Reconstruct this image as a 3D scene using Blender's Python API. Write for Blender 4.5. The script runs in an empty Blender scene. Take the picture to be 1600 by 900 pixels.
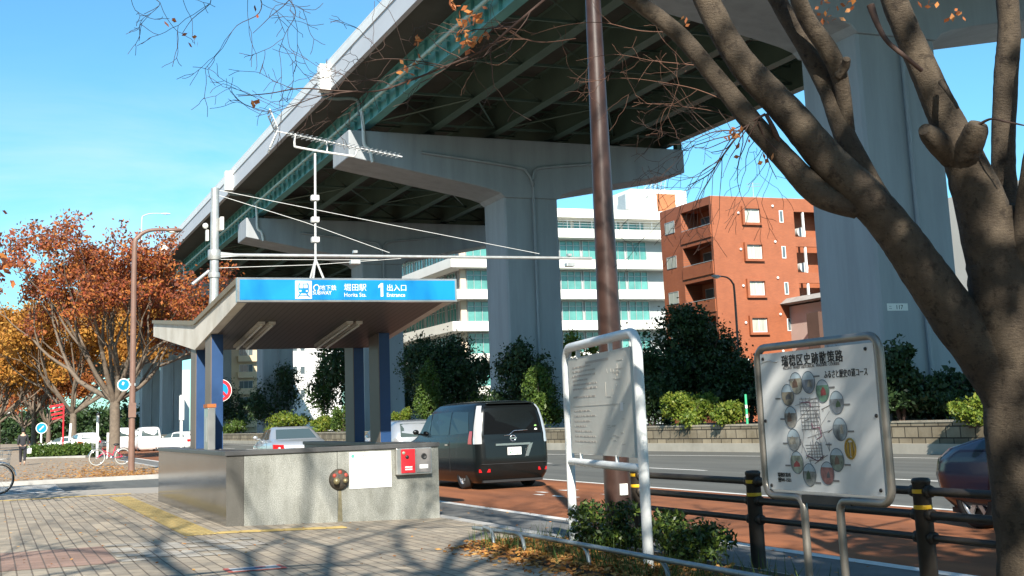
import bpy, bmesh, math, random
import numpy as np
from mathutils import Vector, Matrix
PI = math.pi
R = math.radians
scene = bpy.context.scene
COL = scene.collection

# ------------------------------------------------------------------ camera
CAM_F, CAM_YAW, CAM_PITCH, CAM_ROLL, CAM_H = 1980.0, R(22.4), R(10.1), R(2.15), 1.4
_F = Vector((math.sin(CAM_YAW)*math.cos(CAM_PITCH), math.cos(CAM_YAW)*math.cos(CAM_PITCH), math.sin(CAM_PITCH)))
_R0 = Vector((math.cos(CAM_YAW), -math.sin(CAM_YAW), 0))
_U0 = _R0.cross(_F)
_RR = _R0*math.cos(CAM_ROLL) - _U0*math.sin(CAM_ROLL)
_UU = _R0*math.sin(CAM_ROLL) + _U0*math.cos(CAM_ROLL)
_C = Vector((0, 0, CAM_H))
camd = bpy.data.cameras.new("camera")
cam = bpy.data.objects.new("camera", camd)
COL.objects.link(cam)
cam.matrix_world = Matrix(((_RR.x, _UU.x, -_F.x, 0), (_RR.y, _UU.y, -_F.y, 0), (_RR.z, _UU.z, -_F.z, CAM_H), (0, 0, 0, 1)))
camd.sensor_fit = 'HORIZONTAL'
camd.sensor_width = 36.0
camd.lens = CAM_F/1600.0*36.0
camd.shift_y = -150.0/1600.0
camd.clip_start = 0.05
camd.clip_end = 6000
scene.camera = cam

# ------------------------------------------------------------------ light
SUN_AZ, SUN_EL = R(20.0), R(33.0)          # light travels this far to +X of +Y, and this steeply down
_trav = Vector((math.sin(SUN_AZ)*math.cos(SUN_EL), math.cos(SUN_AZ)*math.cos(SUN_EL), -math.sin(SUN_EL)))
w = bpy.data.worlds.new("World")
scene.world = w
w.use_nodes = True
nt = w.node_tree
nt.nodes.clear()
wo = nt.nodes.new('ShaderNodeOutputWorld')
bg = nt.nodes.new('ShaderNodeBackground')
sky = nt.nodes.new('ShaderNodeTexSky')
sky.sky_type = 'NISHITA'
sky.sun_disc = False
sky.sun_elevation = SUN_EL
sky.sun_rotation = math.atan2(-_trav.x, -_trav.y)
sky.altitude = 0
sky.air_density = 1.0
sky.dust_density = 0.6
sky.ozone_density = 1.6
bg.inputs['Strength'].default_value = 0.085
# thin clouds low over the horizon, clear above
tc = nt.nodes.new('ShaderNodeTexCoord')
mp = nt.nodes.new('ShaderNodeMapping')
mp.inputs['Scale'].default_value = (1.0, 1.0, 3.5)
nz = nt.nodes.new('ShaderNodeTexNoise')
nz.inputs['Scale'].default_value = 2.6
nz.inputs['Detail'].default_value = 9
nz.inputs['Roughness'].default_value = 0.58
nz.inputs['Distortion'].default_value = 0.6
cr = nt.nodes.new('ShaderNodeMapRange')
cr.inputs['From Min'].default_value = 0.46
cr.inputs['From Max'].default_value = 0.66
sp = nt.nodes.new('ShaderNodeSeparateXYZ')
el = nt.nodes.new('ShaderNodeMapRange')
el.inputs['From Min'].default_value = 0.27
el.inputs['From Max'].default_value = 0.15
el.inputs['To Min'].default_value = 0.03
el.inputs['To Max'].default_value = 0.45
mul = nt.nodes.new('ShaderNodeMath'); mul.operation = 'MULTIPLY'
tint = nt.nodes.new('ShaderNodeMix'); tint.data_type = 'RGBA'; tint.blend_type = 'MULTIPLY'
tint.inputs[0].default_value = 1.0
tint.inputs[7].default_value = (0.60, 1.10, 1.24, 1)
mix = nt.nodes.new('ShaderNodeMix'); mix.data_type = 'RGBA'
mix.inputs[7].default_value = (7.0, 7.4, 7.6, 1)
L = nt.links.new
L(tc.outputs['Generated'], mp.inputs['Vector']); L(mp.outputs[0], nz.inputs['Vector'])
L(nz.outputs['Fac'], cr.inputs['Value']); L(tc.outputs['Generated'], sp.inputs[0]); L(sp.outputs['Z'], el.inputs['Value'])
L(cr.outputs[0], mul.inputs[0]); L(el.outputs[0], mul.inputs[1])
L(sky.outputs[0], tint.inputs[6]); L(tint.outputs[2], mix.inputs[6]); L(mul.outputs[0], mix.inputs[0])
L(mix.outputs[2], bg.inputs['Color']); L(bg.outputs[0], wo.inputs['Surface'])

sd = bpy.data.lights.new("sun", 'SUN')
sd.energy = 5.0
sd.angle = R(0.53)
sd.color = (1.0, 0.93, 0.82)
sun = bpy.data.objects.new("sun", sd)
COL.objects.link(sun)
sun.rotation_euler = _trav.to_track_quat('-Z', 'Y').to_euler()
sun.location = (0, -20, 40)

scene.view_settings.view_transform = 'Standard'
scene.view_settings.look = 'None'
scene.view_settings.exposure = 0.9
scene.view_settings.gamma = 1
scene.view_settings.use_curve_mapping = False
scene.render.engine = 'CYCLES'
scene.cycles.max_bounces = 6
scene.cycles.diffuse_bounces = 2
scene.cycles.glossy_bounces = 3
scene.cycles.transmission_bounces = 4
scene.cycles.transparent_max_bounces = 8
scene.cycles.caustics_reflective = False
scene.cycles.caustics_refractive = False
scene.cycles.sample_clamp_indirect = 6
scene.cycles.use_denoising = True

# ------------------------------------------------------------------ survey helpers: from a point seen in the photograph to a place in the street
def ray(x, y):
    return _F + _RR*((x-800.0)/CAM_F) - _UU*((y-300.0)/CAM_F)
def AZ(x, y, z=0.0):
    d = ray(x, y); return _C + d*((z-CAM_H)/d.z)
def AX(x, y, X):
    d = ray(x, y); return _C + d*(X/d.x)
def AY(x, y, Y):
    d = ray(x, y); return _C + d*(Y/d.y)
def AD(x, y, D):
    return _C + ray(x, y)*D
def pxsize(p):
    return (Vector(p)-_C).dot(_F)/CAM_F       # metres to one photograph pixel there

# ------------------------------------------------------------------ materials
MATS = {}
def M(name, col, rough=0.6, metal=0.0, var=0.12, scale=5.0, bump=0.0, bscale=None, spec=0.5, detail=6, stretch=None, dark=None, coat=0.0, trans=0.0):
    if name in MATS: return MATS[name]
    m = bpy.data.materials.new(name); m.use_nodes = True
    n = m.node_tree; b = n.nodes['Principled BSDF']; lk = n.links.new
    b.inputs['Roughness'].default_value = rough
    b.inputs['Metallic'].default_value = metal
    b.inputs['Specular IOR Level'].default_value = spec
    b.inputs['Coat Weight'].default_value = coat
    b.inputs['Transmission Weight'].default_value = trans
    c = (*col, 1)
    b.inputs['Base Color'].default_value = c
    if var > 0 or bump > 0:
        t = n.nodes.new('ShaderNodeTexCoord'); mp = n.nodes.new('ShaderNodeMapping')
        if stretch: mp.inputs['Scale'].default_value = stretch
        lk(t.outputs['Object'], mp.inputs['Vector'])
        z = n.nodes.new('ShaderNodeTexNoise'); z.inputs['Scale'].default_value = scale
        z.inputs['Detail'].default_value = detail; z.inputs['Roughness'].default_value = 0.65
        lk(mp.outputs[0], z.inputs['Vector'])
        if var > 0:
            r = n.nodes.new('ShaderNodeValToRGB')
            lo = dark if dark else tuple(v*(1-var) for v in col)
            hi = tuple(min(1, v*(1+var)) for v in col)
            r.color_ramp.elements[0].position = 0.32; r.color_ramp.elements[0].color = (*lo, 1)
            r.color_ramp.elements[1].position = 0.68; r.color_ramp.elements[1].color = (*hi, 1)
            lk(z.outputs['Fac'], r.inputs['Fac']); lk(r.outputs['Color'], b.inputs['Base Color'])
            rr = n.nodes.new('ShaderNodeMapRange'); rr.inputs['To Min'].default_value = max(0, rough-0.08); rr.inputs['To Max'].default_value = min(1, rough+0.08)
            lk(z.outputs['Fac'], rr.inputs['Value']); lk(rr.outputs[0], b.inputs['Roughness'])
        if bump > 0:
            z2 = n.nodes.new('ShaderNodeTexNoise'); z2.inputs['Scale'].default_value = bscale or scale*4; z2.inputs['Detail'].default_value = 4
            lk(mp.outputs[0], z2.inputs['Vector'])
            bp = n.nodes.new('ShaderNodeBump'); bp.inputs['Strength'].default_value = bump; bp.inputs['Distance'].default_value = 0.02
            lk(z2.outputs['Fac'], bp.inputs['Height']); lk(bp.outputs[0], b.inputs['Normal'])
    MATS[name] = m
    return m

def leafmat(name, cols, rough=0.55, trans=0.25, spec=0.4):
    """a leaf colour that differs from leaf to leaf"""
    if name in MATS: return MATS[name]
    m = bpy.data.materials.new(name); m.use_nodes = True
    n = m.node_tree; b = n.nodes['Principled BSDF']; lk = n.links.new
    g = n.nodes.new('ShaderNodeNewGeometry'); r = n.nodes.new('ShaderNodeValToRGB')
    el = r.color_ramp.elements
    while len(el) < len(cols): el.new(0.5)
    for i, c in enumerate(cols):
        el[i].position = i/(len(cols)-1); el[i].color = (*c, 1)
    lk(g.outputs['Random Per Island'], r.inputs['Fac']); lk(r.outputs[0], b.inputs['Base Color'])
    b.inputs['Roughness'].default_value = rough; b.inputs['Specular IOR Level'].default_value = spec
    if trans > 0:
        tb = n.nodes.new('ShaderNodeBsdfTranslucent'); mx = n.nodes.new('ShaderNodeMixShader'); mx.inputs[0].default_value = trans
        lk(r.outputs[0], tb.inputs['Color']); lk(b.outputs[0], mx.inputs[1]); lk(tb.outputs[0], mx.inputs[2])
        lk(mx.outputs[0], n.nodes['Material Output'].inputs['Surface'])
    MATS[name] = m
    return m

def brickmat(name, c1, c2, mortar, bw, bh, msize, rough=0.8, rot90=False, stain_shade=None, bump=0.4, plane='xy', offset=0.5):
    if name in MATS: return MATS[name]
    m = bpy.data.materials.new(name); m.use_nodes = True
    n = m.node_tree; b = n.nodes['Principled BSDF']; lk = n.links.new
    t = n.nodes.new('ShaderNodeTexCoord'); s = n.nodes.new('ShaderNodeSeparateXYZ'); cb = n.nodes.new('ShaderNodeCombineXYZ')
    lk(t.outputs['Object'], s.inputs[0])
    a, d = {'xy': ('X', 'Y'), 'xz': ('X', 'Z'), 'yz': ('Y', 'Z')}[plane]
    if rot90: a, d = d, a
    lk(s.outputs[a], cb.inputs['X']); lk(s.outputs[d], cb.inputs['Y'])
    br = n.nodes.new('ShaderNodeTexBrick')
    br.inputs['Scale'].default_value = 1; br.inputs['Brick Width'].default_value = bw; br.inputs['Row Height'].default_value = bh
    br.inputs['Mortar Size'].default_value = msize; br.inputs['Mortar Smooth'].default_value = 0.2; br.inputs['Bias'].default_value = 0
    br.offset = offset
    br.inputs['Color1'].default_value = (*c1, 1); br.inputs['Color2'].default_value = (*c2, 1); br.inputs['Mortar'].default_value = (*mortar, 1)
    lk(cb.outputs[0], br.inputs['Vector'])
    z = n.nodes.new('ShaderNodeTexNoise'); z.inputs['Scale'].default_value = 0.55; z.inputs['Detail'].default_value = 8; z.inputs['Roughness'].default_value = 0.7
    lk(t.outputs['Object'], z.inputs['Vector'])
    r = n.nodes.new('ShaderNodeValToRGB')
    st = stain_shade or (0.62, 0.62, 0.6)
    r.color_ramp.elements[0].position = 0.3; r.color_ramp.elements[0].color = (*st, 1)
    r.color_ramp.elements[1].position = 0.62; r.color_ramp.elements[1].color = (1, 1, 1, 1)
    lk(z.outputs['Fac'], r.inputs['Fac'])
    mx = n.nodes.new('ShaderNodeMix'); mx.data_type = 'RGBA'; mx.blend_type = 'MULTIPLY'; mx.inputs[0].default_value = 1
    lk(br.outputs['Color'], mx.inputs[6]); lk(r.outputs[0], mx.inputs[7])
    z2 = n.nodes.new('ShaderNodeTexNoise'); z2.inputs['Scale'].default_value = 60; z2.inputs['Detail'].default_value = 3
    lk(t.outputs['Object'], z2.inputs['Vector'])
    r2 = n.nodes.new('ShaderNodeMapRange'); r2.inputs['To Min'].default_value = 0.8; r2.inputs['To Max'].default_value = 1.2
    lk(z2.outputs['Fac'], r2.inputs['Value'])
    mx2 = n.nodes.new('ShaderNodeMix'); mx2.data_type = 'RGBA'; mx2.blend_type = 'MULTIPLY'; mx2.inputs[0].default_value = 1
    lk(mx.outputs[2], mx2.inputs[6]); lk(r2.outputs[0], mx2.inputs[7])
    lk(mx2.outputs[2], b.inputs['Base Color'])
    inv = n.nodes.new('ShaderNodeMath'); inv.operation = 'SUBTRACT'; inv.inputs[0].default_value = 1
    lk(br.outputs['Fac'], inv.inputs[1])
    bp = n.nodes.new('ShaderNodeBump'); bp.inputs['Strength'].default_value = bump; bp.inputs['Distance'].default_value = 0.01
    lk(inv.outputs[0], bp.inputs['Height']); lk(bp.outputs[0], b.inputs['Normal'])
    b.inputs['Roughness'].default_value = rough
    MATS[name] = m
    return m

# ------------------------------------------------------------------ mesh builder
class MB:
    def __init__(s): s.v = []; s.f = []; s.sm = []
    def add(s, vs, fs, smooth=False):
        o = len(s.v); s.v.extend([tuple(p) for p in vs])
        s.f.extend([tuple(i+o for i in q) for q in fs]); s.sm.extend([smooth]*len(fs)); return s
    def box(s, x0, x1, y0, y1, z0, z1):
        vs = [(x0,y0,z0),(x1,y0,z0),(x1,y1,z0),(x0,y1,z0),(x0,y0,z1),(x1,y0,z1),(x1,y1,z1),(x0,y1,z1)]
        return s.add(vs, [(0,3,2,1),(4,5,6,7),(0,1,5,4),(1,2,6,5),(2,3,7,6),(3,0,4,7)])
    def obox(s, c, ax, ay, az):
        """box about centre c with half-vectors"""
        c, ax, ay, az = Vector(c), Vector(ax), Vector(ay), Vector(az)
        vs = [c-ax-ay-az, c+ax-ay-az, c+ax+ay-az, c-ax+ay-az, c-ax-ay+az, c+ax-ay+az, c+ax+ay+az, c-ax+ay+az]
        return s.add(vs, [(0,3,2,1),(4,5,6,7),(0,1,5,4),(1,2,6,5),(2,3,7,6),(3,0,4,7)])
    def prism(s, poly, a0, a1, axis='y'):
        """poly of 2-D points extruded along axis (y: points are x,z; x: points are y,z; z: points are x,y)"""
        n = len(poly)
        def P(p, a): return {'y': (p[0], a, p[1]), 'x': (a, p[0], p[1]), 'z': (p[0], p[1], a)}[axis]
        vs = [P(p, a0) for p in poly]+[P(p, a1) for p in poly]
        fs = [tuple(range(n)), tuple(range(2*n-1, n-1, -1))]+[(i, i+n, (i+1) % n+n, (i+1) % n) for i in range(n)]
        return s.add(vs, fs)
    def tube(s, pts, rad, n=8, cap=True, smooth=True):
        pts = [Vector(p) for p in pts]; m = len(pts)
        if not isinstance(rad, (list, tuple)): rad = [rad]*m
        vs = []; prev = None
        for i, p in enumerate(pts):
            d = (pts[min(i+1, m-1)]-pts[max(i-1, 0)])
            if d.length < 1e-9: d = Vector((0, 0, 1))
            d.normalize()
            if prev is None:
                a = d.cross(Vector((0, 0, 1)) if abs(d.z) < 0.9 else Vector((1, 0, 0))).normalized()
            else:
                a = (prev-d*prev.dot(d))
                a = a.normalized() if a.length > 1e-6 else d.orthogonal().normalized()
            b = d.cross(a); prev = a
            for k in range(n):
                t = 2*PI*k/n; vs.append(p+(a*math.cos(t)+b*math.sin(t))*rad[i])
        fs = []
        for i in range(m-1):
            for k in range(n):
                k2 = (k+1) % n; fs.append((i*n+k, i*n+k2, (i+1)*n+k2, (i+1)*n+k))
        s.add(vs, fs, smooth)
        if cap:
            s.add(vs[:n], [tuple(range(n-1, -1, -1))]); s.add(vs[-n:], [tuple(range(n))])
        return s
    def cyl(s, p0, p1, r0, r1=None, n=16, cap=True): return s.tube([p0, p1], [r0, r0 if r1 is None else r1], n, cap)
    def lathe(s, prof, c, axis, n=24, smooth=True):
        """prof: (radius, along) pairs"""
        c = Vector(c); d = Vector(axis).normalized(); a = d.orthogonal().normalized(); b = d.cross(a); vs = []
        for r, h in prof:
            for k in range(n):
                t = 2*PI*k/n; vs.append(c+d*h+(a*math.cos(t)+b*math.sin(t))*r)
        fs = [(i*n+k, i*n+(k+1) % n, (i+1)*n+(k+1) % n, (i+1)*n+k) for i in range(len(prof)-1) for k in range(n)]
        return s.add(vs, fs, smooth)
    def sphere(s, c, r, n=12, m=8, sc=(1, 1, 1)):
        vs = []; fs = []
        for i in range(m+1):
            ph = PI*i/m
            for k in range(n):
                t = 2*PI*k/n
                vs.append((c[0]+r*sc[0]*math.sin(ph)*math.cos(t), c[1]+r*sc[1]*math.sin(ph)*math.sin(t), c[2]+r*sc[2]*math.cos(ph)))
        for i in range(m):
            for k in range(n): fs.append((i*n+k, (i+1)*n+k, (i+1)*n+(k+1) % n, i*n+(k+1) % n))
        return s.add(vs, fs, True)
    def quad(s, a, b, c, d): return s.add([a, b, c, d], [(0, 1, 2, 3)])
    def quads(s, arr):
        """numpy (n,4,3) of loose quads"""
        o = len(s.v); n = len(arr)
        s.v.extend(map(tuple, arr.reshape(-1, 3).tolist()))
        s.f.extend([(o+4*i, o+4*i+1, o+4*i+2, o+4*i+3) for i in range(n)]); s.sm.extend([False]*n); return s
    def move(s, mat):
        s.v = [tuple(mat @ Vector(p)) for p in s.v]; return s
    def build(s, name, mat, parent=None, bev=0.0, seg=2, loc=None):
        me = bpy.data.meshes.new(name)
        me.from_pydata(s.v, [], s.f)
        me.polygons.foreach_set('use_smooth', s.sm)
        bm = bmesh.new(); bm.from_mesh(me)
        if bev > 0 or len(s.f) < 20000:
            bmesh.ops.recalc_face_normals(bm, faces=bm.faces) if len(s.f) < 6000 else None
        bm.to_mesh(me); bm.free()
        me.update()
        o = bpy.data.objects.new(name, me); COL.objects.link(o)
        if mat: me.materials.append(mat)
        if parent: o.parent = parent
        if loc: o.location = loc
        if bev > 0:
            bm = o.modifiers.new('edge', 'BEVEL'); bm.width = bev; bm.segments = seg; bm.limit_method = 'ANGLE'; bm.angle_limit = R(40)
            bm.harden_normals = False
        return o

def tag(o, label=None, cat=None, group=None, kind=None):
    if label: o['label'] = label
    if cat: o['category'] = cat
    if group: o['group'] = group
    if kind: o['kind'] = kind
    return o
def thing(name, label, cat, loc=(0, 0, 0), rz=0.0, group=None):
    o = bpy.data.objects.new(name, None); COL.objects.link(o); o.empty_display_size = 0.3
    o.location = loc; o.rotation_euler = (0, 0, rz)
    return tag(o, label, cat, group)
def struct(o, label=None):
    o['kind'] = 'structure'
    if label: o['label'] = label
    return o
def dup(root, loc, rz=0.0, label=None, sc=None):
    r = root.copy(); COL.objects.link(r); r.location = loc; r.rotation_euler = (0, 0, rz)
    if sc: r.scale = (sc, sc, sc)
    if label: r['label'] = label
    for ch in root.children:
        c = ch.copy(); COL.objects.link(c); c.parent = r
        for g in ch.children:
            d = g.copy(); COL.objects.link(d); d.parent = c
    return r

def lettering(body, size, mat, parent, mtx, name='lettering', bold=0.0, align='LEFT', sx=1.0, depth=0.0015, space=1.0):
    """writing as a thin raised mesh; mtx maps its x (reading direction), y (up), z (out of the face)"""
    cu = bpy.data.curves.new(name, 'FONT'); cu.body = body; cu.size = size; cu.align_x = align
    cu.offset = bold*.45; cu.space_character = space; cu.extrude = depth; cu.resolution_u = 2
    o = bpy.data.objects.new(name+'_src', cu); COL.objects.link(o)
    dg = bpy.context.evaluated_depsgraph_get()
    me = bpy.data.meshes.new_from_object(o.evaluated_get(dg))
    bpy.data.objects.remove(o); bpy.data.curves.remove(cu)
    me.transform(mtx @ Matrix.Diagonal((sx, 1, 1, 1)))
    me.materials.clear(); me.materials.append(mat)
    me.name = name
    r = bpy.data.objects.new(name, me); COL.objects.link(r)
    if parent: r.parent = parent
    return r
def face_mtx(o, xdir, up=(0, 0, 1)):
    x = Vector(xdir).normalized(); y = Vector(up).normalized(); z = x.cross(y); o = Vector(o)
    return Matrix(((x.x, y.x, z.x, o.x), (x.y, y.y, z.y, o.y), (x.z, y.z, z.z, o.z), (0, 0, 0, 1)))

def boolcut(o, cutters):
    """cut shapes out of a mesh for good (wheel arches, pipe mouths)"""
    tmp = []
    for mbx in cutters:
        c = mbx.build('cutter', None); tmp.append(c)
        md = o.modifiers.new('cut', 'BOOLEAN'); md.object = c; md.operation = 'DIFFERENCE'; md.solver = 'EXACT'
    dg = bpy.context.evaluated_depsgraph_get()
    me = bpy.data.meshes.new_from_object(o.evaluated_get(dg))
    o.modifiers.clear(); old = o.data; o.data = me
    bpy.data.meshes.remove(old)
    for c in tmp:
        me2 = c.data; bpy.data.objects.remove(c); bpy.data.meshes.remove(me2)
    return o

def smoothpath(pts, k=4):
    """Catmull-Rom through points (tuples may carry a radius as 4th value)"""
    P = [np.array(p, float) for p in pts]; out = []
    for i in range(len(P)-1):
        p0, p1, p2, p3 = P[max(i-1, 0)], P[i], P[i+1], P[min(i+2, len(P)-1)]
        for j in range(k):
            t = j/k
            out.append(0.5*((2*p1)+(-p0+p2)*t+(2*p0-5*p1+4*p2-p3)*t*t+(-p0+3*p1-3*p2+p3)*t**3))
    out.append(P[-1]); return out

# ------------------------------------------------------------------ foliage helpers
def leaf_quads(rng, pts, size, aspect=0.55, up=0.0, szvar=0.5):
    """one small folded-free leaf face at each point, at a random tilt"""
    n = len(pts); pts = np.asarray(pts)
    d = rng.normal(size=(n, 3)); d[:, 2] -= up; d /= np.linalg.norm(d, axis=1)[:, None]
    e = rng.normal(size=(n, 3)); e -= d*np.sum(d*e, axis=1)[:, None]; e /= np.linalg.norm(e, axis=1)[:, None]
    s = size*(1-szvar/2+szvar*rng.random(n))[:, None]
    a = d*s*0.5; b = e*s*0.5*aspect
    return np.stack([pts-a, pts-a*0.05+b, pts+a, pts-a*0.05-b], axis=1)

def blob_points(rng, blobs, n, shell=0.55, clump=0.0, nclump=0):
    """points spread through a union of uneven ellipsoids (cx,cy,cz,rx,ry,rz)"""
    B = np.array(blobs, float); wts = (B[:, 3]*B[:, 4]*B[:, 5])**0.67; wts /= wts.sum()
    idx = rng.choice(len(B), n, p=wts)
    d = rng.normal(size=(n, 3)); d /= np.linalg.norm(d, axis=1)[:, None]
    r = shell+(1-shell)*rng.random(n)**0.7
    lump = 1+0.13*np.sin(d[:, 0]*7+idx)+0.12*np.sin(d[:, 2]*9+d[:, 1]*6+idx*2)
    stray = rng.random(n) < .06; r = np.where(stray, 1+.26*rng.random(n)**2, r)       # loose shoots past the outline
    p = B[idx, :3]+d*B[idx, 3:6]*(r*lump)[:, None]
    p[stray] = p[stray]+.12*B[idx[stray], 3:4]*np.sin(p[stray][:, [1, 2, 0]]*3)
    if clump > 0:
        c = p[rng.choice(n, nclump)]
        p = c[rng.integers(0, nclump, n)]+rng.normal(size=(n, 3))*clump
    return p

def grow(rng, p, d, length, rad, lvl, maxlvl, segs, tips, nch=(2, 4), ang=(22, 42), shrink=0.72, up=0.12, wob=0.10, rshrink=0.62):
    """one branch and its children; segs collects (level, points, radii), tips the fine ends"""
    k = 4; pts = [p.copy()]; q = p.copy(); dd = d.normalized()
    for i in range(k):
        dd = (dd+Vector(rng.normal(size=3).tolist())*wob+Vector((0, 0, up))*0.5).normalized()
        q = q+dd*(length/k); pts.append(q.copy())
    r1 = rad*(rshrink+0.06)
    segs.append((lvl, pts, [rad+(r1-rad)*i/k for i in range(k+1)]))
    if lvl >= maxlvl:
        tips.extend(pts[1:]); return
    n = int(rng.integers(nch[0], nch[1]+1))
    ph = rng.random()*2*PI
    for c in range(n):
        a = R(rng.uniform(*ang)); t = ph+2*PI*c/n+rng.normal()*0.3
        o = dd.orthogonal().normalized(); b = dd.cross(o)
        nd = dd*math.cos(a)+(o*math.cos(t)+b*math.sin(t))*math.sin(a)
        at = pts[-1] if c < 2 else pts[int(rng.integers(2, k))]
        grow(rng, at, nd, length*shrink*rng.uniform(0.8, 1.15), r1*rng.uniform(0.7, 0.95), lvl+1, maxlvl, segs, tips, nch, ang, shrink, up, wob, rshrink)
def wood(segs, minr=0.004):
    mb = MB()
    for lvl, pts, rad in segs:
        mb.tube(pts, [max(minr, r) for r in rad], 10 if lvl == 0 else 7 if lvl == 1 else 5 if lvl == 2 else 3, cap=False)
    return mb
# ================================================================== materials of the street
def paver_mat():
    return brickmat('pavers', (0.44, 0.375, 0.285), (0.30, 0.262, 0.21), (0.16, 0.13, 0.10), 0.30, 0.15, 0.009, rough=0.85, rot90=True, stain_shade=(0.72, 0.70, 0.68), bump=0.5)
m_pave = paver_mat()
m_redpave = brickmat('red_pavers', (0.36, 0.23, 0.18), (0.32, 0.21, 0.165), (0.15, 0.11, 0.09), 0.30, 0.15, 0.009, rough=0.85, rot90=True, bump=0.5)
m_palepave = brickmat('pale_pavers', (0.50, 0.47, 0.41), (0.40, 0.36, 0.31), (0.18, 0.15, 0.12), 0.30, 0.15, 0.009, rough=0.85, rot90=True, bump=0.5)
m_asphalt = M('asphalt', (0.105, 0.108, 0.100), 0.9, 0, 0.26, 1.5, 0.25, 90, stretch=(1, .07, 1))
m_gutter = M('gutter_concrete', (0.155, 0.155, 0.15), 0.9, 0, 0.2, 2.5, 0.2, 60)
m_redlane = M('red_lane', (0.25, 0.085, 0.030), 0.88, 0, 0.34, 1.7, 0.25, 90, stretch=(1, .09, 1))
m_paint = M('road_paint', (0.70, 0.69, 0.66), 0.7, 0, 0.14, 9, 0.1, 60)
m_concrete = M('concrete', (0.33, 0.32, 0.30), 0.85, 0, 0.18, 1.5, 0.2, 40)
m_soil = M('soil', (0.07, 0.05, 0.032), 0.95, 0, 0.4, 9, 0.8, 50)
m_yellow = M('tactile_yellow', (0.40, 0.30, 0.115), 0.75, 0, 0.22, 3, 0.1, 50)
m_earth = M('far_ground', (0.16, 0.155, 0.14), 0.95, 0, 0.25, 0.05)

ZR = -0.14                                   # road level under the pavement
def pz(x):                                   # the pavement falls towards the kerb
    return 0.0 if x < 3.0 else -0.085*(x-3.0)/3.5

# the ground sheet, to the horizon
struct(MB().quad((-3000, -1500, -0.19), (3000, -1500, -0.19), (3000, 4500, -0.19), (-3000, 4500, -0.19)).build('ground', m_earth))
struct(MB().quad((6.7, -40, ZR), (46, -40, ZR), (46, 620, ZR), (6.7, 620, ZR)).build('road', m_asphalt))
struct(MB().quad((6.7, -40, ZR+.004), (8.0, -40, ZR+.004), (8.0, 420, ZR+.004), (6.7, 420, ZR+.004)).build('gutter', m_gutter))
struct(MB().quad((8.0, -40, ZR+.004), (12.85, -40, ZR+.004), (12.85, 420, ZR+.004), (8.0, 420, ZR+.004)).build('bus_lane', m_redlane))
ln = MB()
ln.quad((7.98, -40, ZR+.008), (8.16, -40, ZR+.008), (8.16, 420, ZR+.008), (7.98, 420, ZR+.008))
ln.quad((12.75, -40, ZR+.008), (12.9, -40, ZR+.008), (12.9, 420, ZR+.008), (12.75, 420, ZR+.008))
y = -10.6
while y < 400:
    ln.quad((17.2, y, ZR+.008), (17.36, y, ZR+.008), (17.36, y+5, ZR+.008), (17.2, y+5, ZR+.008)); y += 10
far = [(24.6, -40), (24.6, 26), (23.3, 36.2), (21.3, 48.3), (21.3, 420)]
for (xa, ya), (xb, yb) in zip(far, far[1:]):
    ln.quad((xa, ya, ZR+.008), (xa+.17, ya, ZR+.008), (xb+.17, yb, ZR+.008), (xb, yb, ZR+.008))
# worn lane lettering in the red lane
rg = random.Random(3)
for k in range(9):
    x0 = 9.6+rg.random()*2.4; y0 = 22.4+rg.random()*2.6
    ln.quad((x0, y0, ZR+.008), (x0+.12, y0, ZR+.008), (x0+.12, y0+.2+rg.random()*.3, ZR+.008), (x0, y0+.2+rg.random()*.3, ZR+.008))
struct(ln.build('road_marking', m_paint))

def pavement(name, y0, y1, x0, mat):
    mb = MB(); xs = [x0, 0, 3.0, 4.2, 5.4, 6.5]
    for a, b in zip(xs, xs[1:]):
        mb.quad((a, y0, pz(a)), (b, y0, pz(b)), (b, y1, pz(b)), (a, y1, pz(a)))
    mb.quad((x0, y1, 0), (x0, y1, -.19), (6.5, y1, -.19), (6.5, y1, pz(6.5)))
    mb.quad((x0, y0, 0), (x0, y0, -.19), (6.5, y0, -.19), (6.5, y0, pz(6.5)))
    o = mb.build(name, mat); return struct(o)
pavement('pavement', -40, 31.3, -60, m_pave)
m_far_pave = M('far_pavement', (0.30, 0.235, 0.17), 0.9, 0, 0.2, 0.8, 0.2, 40)
m_strip = M('concrete_strip', (0.34, 0.31, 0.27), 0.9, 0, 0.14, 0.7, 0.15, 40)
pavement('pavement_strip', 31.3, 34.6, -60, m_strip)
pavement('far_pavement', 43.6, 420, -60, m_far_pave)
# side street between the two stretches of pavement
struct(MB().quad((-60, 34.6, -.06), (6.9, 34.6, -.12), (6.9, 43.6, -.12), (-60, 43.6, -.06)).build('side_road', m_asphalt))
zb = MB()
for k in range(7):
    y0 = 36.0+k*0.95; zb.quad((-4.5, y0, -.092), (1.9, y0, -.098), (1.9, y0+.45, -.098), (-4.5, y0+.45, -.092))
struct(zb.build('zebra_crossing', m_paint))
kb = MB()
for y0, y1 in [(-40, 34.6), (43.6, 420)]:
    y = y0
    while y < min(y1, 160):
        kb.box(6.5, 6.68, y+.005, min(y+.6, y1)-.005, -.19, -.07); y += .6
    if y1 > 160: kb.box(6.5, 6.68, 160, y1, -.19, -.07)
kb.box(-60, 6.5, 43.45, 43.6, -.19, .02)
struct(kb.build('kerb', M('kerb_stone', (0.40, 0.39, 0.37), 0.85, 0, 0.15, 2, 0.2, 40)))
struct(MB().quad((-60, 14.9, .004), (1.35, 14.9, .004), (1.35, 17.2, .004), (-60, 17.2, .004)).build('red_paver_band', m_redpave))
pp = MB(); rg = random.Random(8)
for i in range(6):
    for j in range(8):
        if rg.random() < .5:
            x0 = 1.38+i*.3; y0 = 14.95+j*.3
            pp.quad((x0, y0, .006), (x0+.29, y0, .006), (x0+.29, y0+.29, .006), (x0, y0+.29, .006))
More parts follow.
